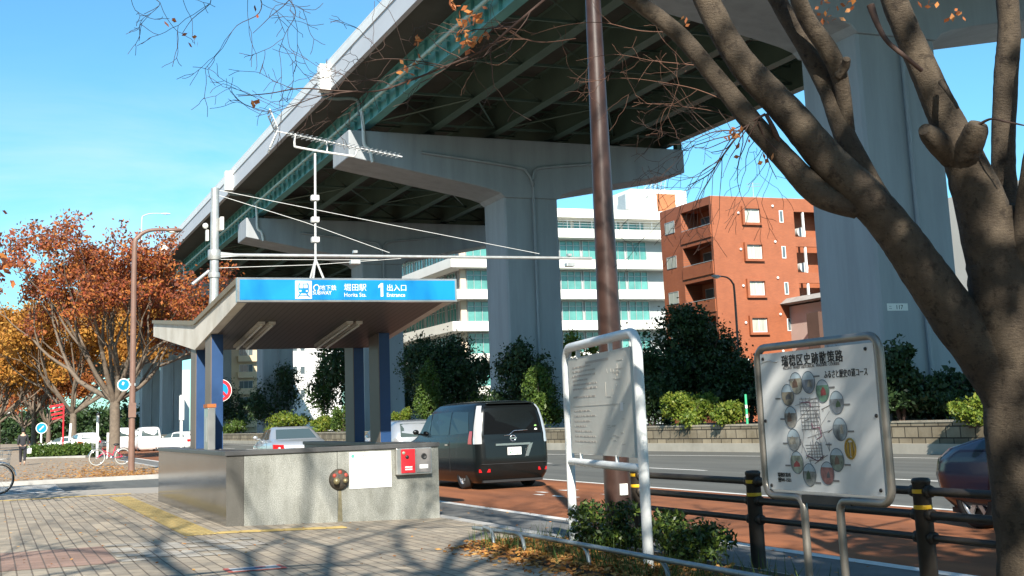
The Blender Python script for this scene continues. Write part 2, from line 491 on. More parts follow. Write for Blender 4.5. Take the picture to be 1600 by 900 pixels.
struct(pp.build('pale_paver_patch', m_palepave))
# tactile guiding blocks: raised bars
tb = MB()
def tact(x0, x1, y0, y1, along):
    for i in range(12):
        xa, xb = x0+(x1-x0)*i/12, x0+(x1-x0)*(i+1)/12; tb.quad((xa, y0, pz(xa)+.006), (xb, y0, pz(xb)+.006), (xb, y1, pz(xb)+.006), (xa, y1, pz(xa)+.006))
    if along == 'y':
        n = max(1, int((x1-x0)/.075))
        for i in range(n):
            c = x0+(i+.5)*(x1-x0)/n; y = y0
            while y < y1-.05:
                tb.box(c-.016, c+.016, y+.015, min(y+.285, y1-.015), .005, .012); y += .3
    else:
        n = max(1, int((y1-y0)/.075))
        for i in range(n):
            c = y0+(i+.5)*(y1-y0)/n; x = x0
            while x < x1-.05:
                tb.box(x+.015, min(x+.285, x1-.015), c-.016, c+.016, pz(x+.28), pz(x)+.012); x += .3
tact(2.46, 2.90, 17.9, 29.9, 'y')
tact(2.90, 4.7, 17.9, 18.2, 'x')
struct(tb.build('tactile_paving', m_yellow))
tb = MB(); tact(-60, 3.05, 31.0, 31.28, 'x')
struct(tb.build('tactile_line', m_yellow))
# planting strip along the fence
ps = MB(); ps.box(5.1, 6.45, -30, 14.3, -.15, -.025)
struct(ps.build('planting_bed', m_soil))
# far pavement across the avenue
struct(MB().box(44.2, 60, -40, 420, -.18, .0).build('opposite_pavement', m_concrete))

# ================================================================== central reservation: stone planter under the viaduct
edge = [(26.3, 20.0), (26.3, 33.2), (24.4, 55.4), (23.6, 75), (23.4, 110), (23.4, 420)]
top = MB()
for (xa, ya), (xb, yb) in zip(edge, edge[1:]):
    top.quad((xa+.3, ya, .74), (36.5, ya, .74), (36.5, yb, .74), (xb+.3, yb, .74))
struct(top.build('planter_soil', m_soil))
m_stone = brickmat('split_stone', (0.38, 0.32, 0.225), (0.22, 0.185, 0.13), (0.05, 0.042, 0.03), 0.62, 0.34, 0.022, rough=0.9, plane='yz', bump=0.9, stain_shade=(0.42, 0.39, 0.33))
pw = thing('planter_wall', 'long low rough stone retaining wall edging the planted median under the viaduct', 'planter wall', (26, 40, 0))
def wallrun(z0, z1, off, th):
    mb = MB()
    for (xa, ya), (xb, yb) in zip(edge, edge[1:]):
        mb.add([(xa-off, ya, z0), (xb-off, yb, z0), (xb-off, yb, z1), (xa-off, ya, z1), (xa-off+th, ya, z0), (xb-off+th, yb, z0), (xb-off+th, yb, z1), (xa-off+th, ya, z1)],
               [(0, 1, 2, 3), (3, 2, 6, 7), (4, 7, 6, 5), (0, 4, 5, 1)])
    mb.move(Matrix.Translation((-26, -40, 0)))
    return mb
wallrun(.17, .80, 0, .42).build('stone_course', m_stone, pw)
wallrun(-.18, .17, .18, .62).build('base_kerb', M('planter_kerb', (0.40, 0.37, 0.31), 0.85, 0, 0.14, 1.2, 0.15, 30), pw)
wallrun(.80, .86, .02, .4).build('coping', M('stone_coping', (0.36, 0.32, 0.25), 0.9, 0, 0.25, 3, 0.6, 12), pw)

# ================================================================== elevated expressway
m_pier = M('pier_concrete', (0.33, 0.35, 0.37), 0.7, 0, 0.14, 1.1, 0.06, 8, stretch=(1, 1, .12))
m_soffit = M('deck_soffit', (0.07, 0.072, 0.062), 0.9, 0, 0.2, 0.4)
m_parapet = M('parapet_concrete', (0.50, 0.52, 0.56), 0.7, 0, 0.06, 0.6, stretch=(1, .3, 1))
m_barrier = M('white_barrier', (0.72, 0.72, 0.71), 0.5, 0, 0.05, 0.6)
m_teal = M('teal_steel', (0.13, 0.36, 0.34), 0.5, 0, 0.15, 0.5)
m_shadegreen = M('shaded_green_steel', (0.085, 0.14, 0.108), 0.6, 0, 0.15, 0.5)  # teal steel darkened to green for the shade under the deck
m_white = M('white_panel', (0.78, 0.77, 0.73), 0.55, 0, 0.04, 1)
m_pipe = M('pale_green_pipe', (0.42, 0.58, 0.52), 0.5, 0, 0.1, 2)
m_pipewhite = M('white_pipe', (0.72, 0.72, 0.70), 0.5, 0, 0.05, 2)

Y0V, Y1V = -30.0, 430.0
XL, XR = 16.75, 41.2
def soff(x): return 19.72-0.72*(x-XL)/(XR-XL)         # the deck tilts towards its far edge
ev = thing('elevated_expressway', 'wide elevated expressway deck with pale parapet and teal girders crossing overhead', 'viaduct', (28.6, 40, 0))
OFF = Matrix.Translation((-28.6, -40, 0))
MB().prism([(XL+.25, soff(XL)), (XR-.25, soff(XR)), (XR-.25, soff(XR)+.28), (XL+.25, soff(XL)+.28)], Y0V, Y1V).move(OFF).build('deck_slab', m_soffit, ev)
MB().prism([(XL, soff(XL)-.10), (XL+.25, soff(XL)-.12), (XL+.25, soff(XL)+1.0), (XL, soff(XL)+1.0)], Y0V, Y1V).move(OFF).build('parapet', m_parapet, ev)
MB().prism([(XR-.25, soff(XR)-.12), (XR, soff(XR)-.10), (XR, soff(XR)+1.0), (XR-.25, soff(XR)+1.0)], Y0V, Y1V).move(OFF).build('parapet', m_parapet, ev)
br = MB()
br.prism([(XL-.06, soff(XL)+1.0), (XL+.28, soff(XL)+1.0), (XL+.28, soff(XL)+1.30), (XL-.06, soff(XL)+1.30)], Y0V, Y1V)
br.prism([(XL+.02, soff(XL)+1.34), (XL+.2, soff(XL)+1.34), (XL+.2, soff(XL)+1.58), (XL+.02, soff(XL)+1.58)], Y0V, Y1V)
br.prism([(XL+.04, soff(XL)+1.62), (XL+.14, soff(XL)+1.62), (XL+.14, soff(XL)+1.70), (XL+.04, soff(XL)+1.70)], Y0V, Y1V)
y = Y0V
while y < 330:
    br.box(XL+.06, XL+.16, y, y+.1, soff(XL)+1.3, soff(XL)+1.62); y += 2.5
br.move(OFF).build('barrier_rail', m_barrier, ev)
GX = [19.1, 22.9, 26.7, 30.5, 34.3, 38.1]
GB = 17.85
for i, gx in enumerate(GX):
    top_ = soff(gx)-.005; bz = GB-0.12*i*.5
    g = MB()
    g.box(gx-.02, gx+.02, Y0V, Y1V, bz, top_)
    g.box(gx-.28, gx+.28, Y0V, Y1V, bz-.04, bz)
    g.box(gx-.22, gx+.22, Y0V, Y1V, top_-.03, top_)
    if i == 0:
        y = Y0V
        while y < 230:
            g.box(gx-.18, gx-.02, y-.012, y+.012, bz, top_-.03); y += 1.63
    g.move(OFF).build('girder', m_teal if i == 0 else m_shadegreen, ev)
PIERY = [34.1, 66.7, 97.5, 138.0, 177.0, 226.0, 258.0]
for k in range(-4, 26):                                  # cross frames between the girders
    y = 34.1+6.52*k
    cf = MB()
    for a, b in zip(GX, GX[1:]):
        za, zt = GB+.15, soff(b)-.25
        cf.obox(((a+b)/2, y, GB+.12), ((b-a)/2-.03, 0, 0), (0, .06, 0), (0, 0, .06))
        m_ = (a+b)/2
        for (p, q) in [((a+.04, y, za), (m_, y, zt)), ((b-.04, y, za), (m_, y, zt))]:
            cf.tube([p, q], .04, 4, smooth=False)
        cf.obox((m_, y, zt+.06), ((b-a)/2-.03, 0, 0), (0, .05, 0), (0, 0, .05))
    cf.move(OFF).build('cross_frame', m_shadegreen, ev)
for k in range(-2, 14, 2):                                  # lateral bracing seen from below
    y = 34.1+13.04*k
    lb = MB()
    for j, (a, b) in enumerate(zip(GX, GX[1:])):
        s_ = 1 if (j+k) % 2 else -1
        lb.tube([(a+.1, y+(0 if s_ > 0 else 6.5), GB+.06), (b-.1, y+(6.5 if s_ > 0 else 0), GB+.06)], .055, 4, smooth=False)
    lb.move(OFF).build('bracing', m_shadegreen, ev)
dp = MB(); dp.tube([(18.55, Y0V, 18.55), (18.55, 320, 18.55)], .10, 8)
y = Y0V
while y < 230:
    dp.box(18.5, 19.08, y-.03, y+.03, 18.6, 18.68); dp.box(18.42, 18.70, y-.05, y+.05, 18.42, 18.46); y += 1.63
dp.move(OFF).build('drain_pipe', m_pipe, ev)
for py in PIERY:
    if py < 20: continue
    MB().box(XL-.62, XL-.003, py-.55, py+.1, soff(XL)-.25, soff(XL)+1.25).move(OFF).build('lamp_plinth', m_white, ev, bev=.03)
    d = MB()
    d.tube(smoothpath([(XL+.05, py+.7, 20.9), (XL-.16, py+.7, 20.6), (XL-.18, py+.7, 19.6), (XL+.3, py+.7, 19.35), (18.2, py+.2, 19.3), (18.5, py+.1, 19.0), (18.5, py+.1, 18.3)], 3), .11, 8)
    d.move(OFF).build('drain_pipe', M('dark_pipe', (0.16, 0.2, 0.19), 0.6), ev)
    if py > 250: continue

def viaduct_pier(py, label, number=None):
    t = thing('viaduct_pier', label, 'pier', (28.6, py, 0), group='concrete piers carrying the expressway')
    o = Matrix.Translation((-28.6, -py, 0))
    cx0, cx1, d0, d1 = 27.0, 30.35, py, py+3.3
    col = MB().prism([(cx0+.1, d0), (cx1-.1, d0), (cx1, d0+.1), (cx1, d1-.1), (cx1-.1, d1), (cx0+.1, d1), (cx0, d1-.1), (cx0, d0+.1)], -.19, 14.3, axis='z').move(o)
    col.build('column', m_pier, t)
    prof = [(17.8, 17.42), (17.8, 15.9), (25.2, 14.55), (26.2, 14.33), (26.75, 14.15), (27.0, 13.9), (30.35, 13.9), (30.6, 14.15), (31.1, 14.33), (32.0, 14.55), (38.95, 15.8), (38.95, 17.25)]
    MB().prism(prof, py-.12, py+3.42, axis='y').move(o).build('cap_beam', m_pier, t, bev=.05)
    for i, gx in enumerate(GX):
        bz = GB-.06*i-.045
        MB().box(gx-.35, gx+.35, py+1.2, py+2.1, 17.2, bz).move(o).build('bearing', m_soffit, t)
    pp_ = MB()
    pp_.tube(smoothpath([(18.55, py-.26, 18.5), (18.6, py-.28, 17.6), (18.65, py-.28, 16.6), (18.95, py-.3, 16.25), (19.1, py-.3, 15.6)], 4), .10, 8)
    pp_.move(o).build('drain_pipe', m_pipewhite, t)
    lp = MB()
    lp.tube(smoothpath([(22.0, py-.22, 16.3), (27.6, py-.22, 15.7), (28.4, py-.22, 15.4), (28.75, py-.2, 14.6), (28.78, py-.12, 13.4), (28.78, py-.12, .6)], 4), .085, 8)
    lp.move(o).build('downpipe', m_pier, t)
    lq = MB(); lq.tube(smoothpath([(33.5, py-.22, 16.15), (29.6, py-.22, 15.75), (28.9, py-.22, 15.5), (28.75, py-.2, 15.0)], 4), .085, 8)
    lq.move(o).build('downpipe', m_pier, t)
    # handrail frame at the end of the cap
    hr = MB()
    for y_ in (py, py+3.2): hr.cyl((38.85, y_, 17.24), (38.85, y_, 18.2), .035, n=6)
    hr.cyl((38.85, py, 18.2), (38.85, py+3.2, 18.2), .035, n=6); hr.box(38.6, 38.9, py, py+.5, 17.24, 18.1)
    hr.move(o).build('end_rail', m_shadegreen, t)
    if number:
        pl = MB().box(-.72+28.0, .0+28.0+.12, py-.012, py-.002, 4.42, 4.66).move(o).build('number_plate', m_white, t)
        a = lettering(number, .2, M('black_letter', (0.02, 0.02, 0.02), .6, var=0), pl, face_mtx((27.62-28.6, -.013, 4.47), (1, 0, 0)), bold=.004)
        b = lettering('二', .13, MATS['black_letter'], pl, face_mtx((27.34-28.6, -.013, 4.48), (1, 0, 0)), name='lettering')
    return t
plabels = {34.1: 'massive pale grey viaduct pier nearest to the map sign, bearing the number 117',
           66.7: 'grey T shaped viaduct pier standing over the black van, its cap beam spread wide',
           97.5: 'grey viaduct pier seen through the station entrance just above the silver sedan',
           138.0: 'viaduct pier seen beside the beige balcony block behind the dark tree',
           177.0: 'viaduct pier just left of the blue entrance columns',
           226.0: 'distant grey viaduct pier left of the tall white post',
           258.0: 'distant grey viaduct pier just right of the brown street lamp'}
for py in PIERY:
    k = round(py, 1)
    if k not in plabels: continue
    viaduct_pier(py, plabels.get(k, 'far viaduct pier'), '117' if k == 34.1 else None)
# ================================================================== buildings
m_glass_teal = M('teal_glass', (0.10, 0.30, 0.27), 0.12, 0, 0.25, 0.35, spec=0.8)
m_glass = M('window_glass', (0.10, 0.13, 0.14), 0.08, 0, 0.1, 0.5, spec=0.8)
m_curtain = M('curtain_glass', (0.42, 0.44, 0.38), 0.2, 0, 0.2, 1.2, spec=0.7, stretch=(6, 6, .4))
m_alu = M('aluminium', (0.48, 0.49, 0.48), 0.4, 0.5, 0.05, 2)
m_offwhite = M('office_white', (0.80, 0.77, 0.70), 0.75, 0, 0.05, 0.3, 0.05, 10)
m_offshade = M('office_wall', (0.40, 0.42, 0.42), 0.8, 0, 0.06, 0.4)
m_beigecol = M('beige_pilaster', (0.62, 0.50, 0.38), 0.8, 0, 0.05, 0.5)
m_tile = brickmat('orange_tile', (0.37, 0.112, 0.045), (0.32, 0.097, 0.04), (0.25, 0.10, 0.06), 0.24, 0.075, 0.006, rough=0.6, plane='xz', stain_shade=(0.80, 0.78, 0.76), bump=0.1)
m_tile_y = brickmat('orange_tile_side', (0.37, 0.112, 0.045), (0.32, 0.097, 0.04), (0.25, 0.10, 0.06), 0.24, 0.075, 0.006, rough=0.6, plane='yz', stain_shade=(0.80, 0.78, 0.76), bump=0.1)
m_darkgap = M('dark_gap_shade', (0.10, 0.055, 0.04), 0.9, 0, 0.1, 1)
m_greyb = M('grey_cladding', (0.50, 0.51, 0.50), 0.8, 0, 0.05, 0.5)
m_pink = M('pinkish_render', (0.50, 0.38, 0.33), 0.85, 0, 0.05, 0.6)
m_beige = M('beige_render', (0.66, 0.50, 0.33), 0.85, 0, 0.04, 0.5)
m_brightw = M('bright_white_render', (0.80, 0.79, 0.77), 0.8, 0, 0.03, 0.4)
m_steel = M('galvanised_steel', (0.50, 0.51, 0.50), 0.42, 0.55, 0.12, 6)
m_dark = M('black_plastic', (0.02, 0.02, 0.021), 0.5, 0, 0)

def window(parent, o, wdir, wid, hei, nrm, panes=2, frame=m_alu, glass=m_curtain, fw=.06, depth=.08, transom=None):
    """a framed window; o = lower left corner on the wall plane, wdir along the wall, nrm out of it"""
    o, wd, nr = Vector(o), Vector(wdir).normalized(), Vector(nrm).normalized(); up = Vector((0, 0, 1))
    f = MB()
    def bar(u0, u1, v0, v1, d0, d1):
        c = o+wd*(u0+u1)/2+up*(v0+v1)/2+nr*(d0+d1)/2
        f.obox(c, wd*(u1-u0)/2, up*(v1-v0)/2, nr*(d1-d0)/2)
    bar(0, wid, 0, fw, .0, depth); bar(0, wid, hei-fw, hei, .0, depth)
    bar(0, fw, fw, hei-fw, .0, depth); bar(wid-fw, wid, fw, hei-fw, .0, depth)
    for i in range(1, panes):
        u = wid*i/panes; bar(u-fw*.4, u+fw*.4, fw, hei-fw, .005, depth-.01)
    if transom: bar(fw, wid-fw, hei*transom-fw*.35, hei*transom+fw*.35, .006, depth-.012)
    w_ = f.build('window', frame, parent)
    g = MB(); a = o+wd*fw+up*fw+nr*.02; b = wd*(wid-2*fw); c = up*(hei-2*fw)
    g.quad(a, a+b, a+b+c, a+c).build('pane', glass, w_)
    return w_

# ---- white office with green windows
of = thing('office_building', 'white office block with long balcony bands and rows of green glazed windows', 'building', (47.3, 133.5, 0))
T = Matrix.Translation((-47.3, -133.5, 0)); ox, oy = 47.3, 133.5
def loc(mb): return mb.move(T)
floors = [3.95, 7.53, 11.15, 14.75, 18.32]
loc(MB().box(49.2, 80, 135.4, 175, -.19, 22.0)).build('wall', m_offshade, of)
for i, fz in enumerate(floors+[21.95]):
    b = MB()
    b.box(47.3, 80, 133.5, 133.75, fz, fz+1.08); b.box(47.3, 47.55, 133.75, 175, fz, fz+1.08)
    b.box(47.55, 80, 133.75, 175, fz-.02, fz+.18)
    loc(b).build('balcony_band', m_offwhite, of)
# upper storey set back, with its parapet
loc(MB().box(53.5, 80, 136.6, 170, 22.1, 24.5)).build('upper_wall', m_offwhite, of)
loc(MB().box(49.6, 80, 134.4, 172, 24.5, 25.55)).build('roof_slab', m_offwhite, of)
for k in range(6):
    window(of, (54.2+k*3.3-ox, 136.6-oy, 22.5), (1, 0, 0), 2.9, 1.85, (0, -1, 0), 3, m_alu, m_glass_teal)
rl = MB()
for z_ in (23.35, 23.65, 23.95): rl.box(47.4, 80, 133.58, 133.62, z_, z_+.04); rl.box(47.4, 47.44, 133.6, 175, z_, z_+.04)
x = 47.5
while x < 80: rl.box(x, x+.05, 133.57, 133.63, 23.0, 23.97); x += 1.6
loc(rl).build('roof_railing', m_steel, of)
for i, fz in enumerate(floors):
    zb_ = fz+1.08
    ph = (floors+[21.95])[i+1]-zb_
    loc(MB().box(48.9, 49.6, 135.1, 135.39, zb_-.05, zb_+ph)).build('corner_pilaster', m_beigecol, of)
    for k in range(8):
        x0 = 49.75+k*2.95
        window(of, (x0-ox, 135.4-oy, zb_-.3), (1, 0, 0), 2.7, ph+.2, (0, -1, 0), 3, m_alu, m_glass_teal, .07, .14, transom=.78)
    for k in range(9):
        y0 = 172.5-k*4.0
        window(of, (49.2-ox, y0-oy, zb_-.3), (0, -1, 0), 3.4, ph+.2, (-1, 0, 0), 3, m_alu, m_glass_teal, .07, .14, transom=.78)
pt = MB().box(71.7, 79.5, 133.9+2, 141.5, 25.5, 28.5)
ptw = loc(pt).build('penthouse', m_brightw, of)
loc(MB().box(75.3, 77.9, 135.86, 135.895, 25.6, 28.0)).build('penthouse_panel', M('rust_panel', (0.42, .15, .06), .7), of)
loc(MB().box(72.6, 74.2, 135.85, 135.894, 27.35, 27.75)).build('vent', m_offshade, of)
mast = MB()
mast.box(71.2, 71.65, 136.4, 138.4, 26.0, 27.9)
for i in range(7):
    x_ = 74.6+i*.45; mast.cyl((x_, 137.5, 28.5), (x_+.1*(i-3), 137.5, 30.2), .03, n=4)
for z_ in (28.9, 29.4, 29.8): mast.cyl((74.4, 137.5, z_), (77.6, 137.5, z_), .03, n=4)
for i in range(5): mast.cyl((74.6+i*.7, 137.5, 28.9), (75.1+i*.6, 137.5, 29.8), .025, n=4)
loc(mast).build('rooftop_mast', m_steel, of)

# ---- orange tiled apartment block
ob = thing('apartment_building', 'five storey orange brick tiled apartment block with recessed balconies and boxed windows', 'building', (52, 85.2, 0))
T2 = Matrix.Translation((-52, -85.2, 0))
def loc2(mb): return mb.move(T2)
ZT = 18.06
sx0, sx1, sy0, sy1 = 52.0, 63.4, 85.2, 93.5
fl = [3.3+2.93*i for i in range(5)]
# front (towards us) wall with openings at the right end
def wallrect(x0, x1, z0, z1): return MB().box(x0, x1, 85.2, 85.45, z0, z1)
fw_ = MB()
fw_.box(52.0, 59.7, 85.2, 85.5, -.19, ZT)
tops = [(17.0, 14.95), (14.15, 12.05), (11.2, 9.1), (8.3, 6.2), (5.3, 3.2)]
prev = ZT
for (zt_, zb2) in tops:
    fw_.box(59.7, sx1, 85.2, 85.5, zt_, prev); prev = zb2
fw_.box(59.7, sx1, 85.2, 85.5, -.19, prev)
loc2(fw_).build('front_wall', m_tile, ob)
inw = MB(); inw.box(59.7, sx1-.02, 87.0, 87.2, 0, ZT-.1); inw.box(59.6, 59.7, 85.5, 87.0, 0, ZT-.1)
loc2(inw).build('recess_wall', m_tile, ob)
for (zt_, zb2) in tops:
    loc2(MB().box(60.55, 60.7, 85.24, 85.4, zb2, zt_)).build('recess_post', m_brightw, ob)
    loc2(MB().cyl((61.1, 86.3, zb2+.55), (61.1, 86.9, zb2+.55), .42, n=12)).build('air_conditioner', m_greyb, ob)
# side wall towards the avenue with balconies
sw = MB()
byA, byB = 85.45, 90.0
prev = ZT
for (zt_, zb2) in [(17.42, 14.86), (14.5, 11.95), (11.55, 9.0), (8.65, 6.1), (5.7, 3.2)]:
    sw.box(52.0, 52.25, byA+.05, byB, zt_, prev); prev = zb2
sw.box(52.0, 52.25, byA+.05, byB, -.19, prev)
sw.box(52.0, 52.25, byB, sy1, -.19, ZT); sw.box(52.25, sx1, sy1-.25, sy1, -.19, ZT)
loc2(sw).build('side_wall', m_tile_y, ob)
loc2(MB().box(52.03, sx1-.02, 85.25, sy1-.02, ZT-.12, ZT+.04)).build('roof', m_concrete, ob)
loc2(MB().box(sx1-.25, sx1, 85.5, sy1-.25, -.19, ZT-.13)).build('end_wall', m_tile_y, ob)
for (zt_, zb2) in [(17.42, 14.86), (14.5, 11.95), (11.55, 9.0), (8.65, 6.1), (5.7, 3.2)]:
    rc = MB(); rc.box(53.6, 53.75, 85.5, 90.1, zb2, zt_); rc.box(52.25, 53.7, 90.0, 90.1, zb2, zt_)
    rc.box(52.25, 53.7, 85.5, 90.0, zt_, zt_+.1)
    bl = loc2(rc).build('balcony_recess', m_tile_y, ob)
    loc2(MB().box(51.92, 52.02, byA-.1, byB+.1, zb2-.02, zb2+.95)).build('balcony_front', m_tile_y, ob)
    loc2(MB().box(51.94, 51.98, byA, byB, zb2+1.0, zb2+1.05)).build('balcony_rail', m_alu, ob)
    window(ob, (53.6-52, 89.4-85.2, zb2+.2), (0, -1, 0), 2.6, 1.9, (-1, 0, 0), 2, m_alu, m_glass)
    window(ob, (52.0-52, 92.7-85.2, zb2+1.15), (0, -1, 0), 1.6, 1.0, (-1, 0, 0), 2, m_alu, m_curtain, .06, .04)
for i in range(5):
    zc = 15.79-2.9*i
    bx = MB()
    bx.box(54.73, 56.53, 84.95, 85.2, zc, zc+.2); bx.box(54.73, 56.53, 84.95, 85.2, zc+1.32, zc+1.5)
    bx.box(54.73, 54.93, 84.95, 85.2, zc+.2, zc+1.32); bx.box(56.36, 56.53, 84.95, 85.2, zc+.2, zc+1.32)
    loc2(bx).build('window_box', m_tile, ob)
    window(ob, (54.93-52, -.01, zc+.2), (1, 0, 0), 1.43, 1.12, (0, -1, 0), 2, m_brightw, m_curtain, .05, .05)
    window(ob, (58.28-52, -.01, zc+.28), (1, 0, 0), .36, .98, (0, -1, 0), 1, m_brightw, m_glass, .05, .05)
    for xx, zz in ((57.7, 1.6), (54.45, .95)):
        loc2(MB().sphere((xx, 85.14, zc+zz), .11, 8, 6)).build('vent_hood', m_brightw, ob)
rt = MB()
rt.cyl((57.2, 87, ZT), (57.2, 87, ZT+1.6), .03, n=4); rt.cyl((56.6, 87, ZT+1.2), (57.9, 87, ZT+1.3), .02, n=4); rt.cyl((56.6, 87, ZT+1.45), (57.9, 87, ZT+1.5), .02, n=4)
rt.box(56.8, 57.6, 86.6, 87.4, ZT+.03, ZT+.35)
loc2(rt).build('tv_aerial', m_steel, ob)

# ---- small house with a rounded canopy in front of it
hb = thing('small_house', 'low pinkish house with a rounded balcony canopy beside the orange apartments', 'house', (58.1, 78, 0))
MB().box(0.5, 9, 0.8, 8, -.19, 9.3).build('wall', m_pink, hb)
MB().box(0, 9, 0, .8, 5.2, 6.9).build('balcony_front', m_pink, hb, bev=.1)
MB().prism([(-.35, 9.5), (.3, 9.95), (9.3, 10.25), (9.3, 9.75), (.2, 9.42)], -.3, 8, axis='y').build('roof', m_concrete, hb)
MB().box(0.03, .12, .1, .2, 6.9, 9.45).build('post', m_greyb, hb)
window(hb, (.7, .79, 6.9), (1, 0, 0), 4.6, 2.3, (0, -1, 0), 2, m_alu, m_glass)
MB().box(-.9, .5, 1.5, 3, -.19, 8.4).build('side_wall', m_darkgap, hb)  # dark block painting in the shaded gap beside the orange apartments

# ---- grey block at the right edge of the street
gb = thing('grey_building', 'pale grey clad block with a stack of windows behind the big tree trunk', 'building', (49.2, 48.5, 0))
MB().box(0, 12, 0, 14, -.19, 12.6).build('wall', m_greyb, gb)
for i in range(4):
    z_ = .75+2.95*i
    window(gb, (.35, 0, z_), (1, 0, 0), 1.7, 1.35, (0, -1, 0), 2, m_dark, m_glass if i % 2 else m_curtain)
    window(gb, (2.7, 0, z_), (1, 0, 0), 1.7, 1.35, (0, -1, 0), 2, m_dark, m_glass)
    MB().box(-.06, 12, -.06, -.002, z_-.55, z_-.45).build('string_course', m_offshade, gb)

# ---- far blocks
def block(name, label, cx, y, w_, d, h, mat, flz=2.9, cols=3, bal=None):
    t = thing(name, label, 'building', (cx, y, 0))
    MB().box(-w_/2, w_/2, 0, d, -.19, h).build('wall', mat, t)
    n = int((h-2)/flz)
    for i in range(n):
        z_ = h-1.0-flz*(i+1)
        if bal:
            MB().box(-w_*.1, w_/2-.5, -1.2, -.002, z_, z_+1.1).build('balcony_front', bal, t)
            window(t, (-w_*.1+.4, 0, z_+.5), (1, 0, 0), w_*.5-.8, 2.0, (0, -1, 0), 3, m_alu, m_glass)
        else:
            for k in range(cols):
                window(t, (-w_/2+.8+k*1.3, 0, z_+.6), (1, 0, 0), .8, 1.3, (0, -1, 0), 1, m_offshade, m_glass)
    return t
p1 = AD(376, 590, 235)
block('apartment_block', 'beige apartment block with stacked balconies far beyond the entrance columns', p1.x, p1.y, 6.6, 12, 20.5, m_beige, 3.0, bal=m_beige)
p2 = AD(492, 590, 215)
block('tower_block', 'bright white block with one column of small windows framed under the entrance canopy', p2.x, p2.y, 9.2, 14, 26, m_brightw, 3.9, 2)
p3 = AD(244, 600, 330)
t = block('shop_building', 'far building with a tall turquoise sign panel left of the entrance wall', p3.x+2, p3.y, 13, 12, 17, m_greyb, 3.2, 2)
MB().box(-6.0, -2.4, -.3, -.02, 8.0, 16.5).build('sign_panel', M('turquoise_sign', (0.01, .38, .36), .5, var=.05), t)
MB().box(-7.4, -6.1, -.3, -.02, 7.5, 15.5).build('banner', m_brightw, t)
p4 = AD(80, 640, 420)
t = block('low_building', 'long low pale building at the far end of the street behind the yellow tree', p4.x+4, p4.y, 16, 14, 6, m_greyb, 3.5, 6)
p5 = AD(20, 640, 300)
block('street_block', 'dim grey building at the left end of the street behind the walking person', p5.x-9, p5.y, 18, 10, 9, m_greyb, 3.2, 4)

# unseen blocks: the left inferred from reflections, the rear added to cut sky light
block('corner_building', 'long pale apartment building lining the pavement on the side away from the avenue', -19.5, -30, 9, 61, 15, m_beige, 3.0, 5)
block('unseen_rear_block', 'unseen grey office building added far behind the viewpoint to cut sky light', 0, -62, 40, 14, 17, m_greyb, 3.2, 14)
# ================================================================== subway entrance
def granite(name, c, rough, sc=70, stain_shade=(0.50, 0.50, 0.46)):  # stains, deepened so they also paint branch shadows on the front wall
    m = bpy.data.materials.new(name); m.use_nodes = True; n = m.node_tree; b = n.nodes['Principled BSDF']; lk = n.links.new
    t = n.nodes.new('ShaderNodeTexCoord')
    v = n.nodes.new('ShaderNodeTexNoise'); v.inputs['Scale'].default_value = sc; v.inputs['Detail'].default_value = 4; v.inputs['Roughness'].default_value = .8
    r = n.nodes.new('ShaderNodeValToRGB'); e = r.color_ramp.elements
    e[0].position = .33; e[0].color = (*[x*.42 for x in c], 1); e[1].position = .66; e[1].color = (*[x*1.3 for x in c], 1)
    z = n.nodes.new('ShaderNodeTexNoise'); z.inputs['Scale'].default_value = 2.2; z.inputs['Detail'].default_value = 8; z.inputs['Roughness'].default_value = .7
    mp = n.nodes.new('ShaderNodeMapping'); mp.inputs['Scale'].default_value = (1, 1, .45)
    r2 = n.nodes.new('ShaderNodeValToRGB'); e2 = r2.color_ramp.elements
    e2[0].position = .32; e2[0].color = (*stain_shade, 1); e2[1].position = .6; e2[1].color = (1, 1, .98, 1)
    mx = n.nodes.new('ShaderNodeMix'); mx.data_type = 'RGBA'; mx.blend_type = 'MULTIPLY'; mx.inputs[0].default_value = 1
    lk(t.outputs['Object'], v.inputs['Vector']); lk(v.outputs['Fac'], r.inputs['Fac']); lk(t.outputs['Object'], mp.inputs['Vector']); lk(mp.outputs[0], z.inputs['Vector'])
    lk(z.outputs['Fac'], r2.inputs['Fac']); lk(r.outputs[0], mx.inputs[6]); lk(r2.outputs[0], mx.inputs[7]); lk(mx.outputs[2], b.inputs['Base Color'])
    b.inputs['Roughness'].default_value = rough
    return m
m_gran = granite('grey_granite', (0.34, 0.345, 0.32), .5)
m_gdark = granite('polished_dark_granite', (0.135, 0.13, 0.12), .13, 90, (.75, .75, .72))
m_cope = M('dark_coping', (0.075, 0.075, 0.075), .45, 0, .2, 4)
m_cream = M('cream_paint', (0.74, 0.71, 0.64), .6, 0, .10, 1.4, dark=(.60, .55, .46))
m_bronze = M('bronze_trim', (0.22, 0.165, 0.09), .5, 0, .15, 2)
m_bluecol = M('blue_column_paint', (0.015, 0.058, 0.165), .45, 0, .12, 2)
m_browncol = M('brown_column_paint', (0.17, 0.13, 0.10), .5, 0, .16, 2)
m_signblue = M('sign_blue', (0.0, 0.245, 0.59), .4, 0, .03, 1)
m_signwhite = M('sign_white', (0.82, 0.82, 0.80), .5, 0, .02, 1)
m_stain = M('stainless', (0.52, 0.51, 0.48), .32, .8, .08, 3)
m_red = M('signal_red', (0.62, 0.02, 0.03), .4, 0, .06, 3)
m_black = M('black_letter', (0.02, 0.02, 0.02), .6, var=0)
m_tubeglass = M('fluorescent_tube', (0.80, 0.80, 0.70), .3, 0, 0)
cm = bpy.data.materials.new('dark_slatted_ceiling'); cm.use_nodes = True
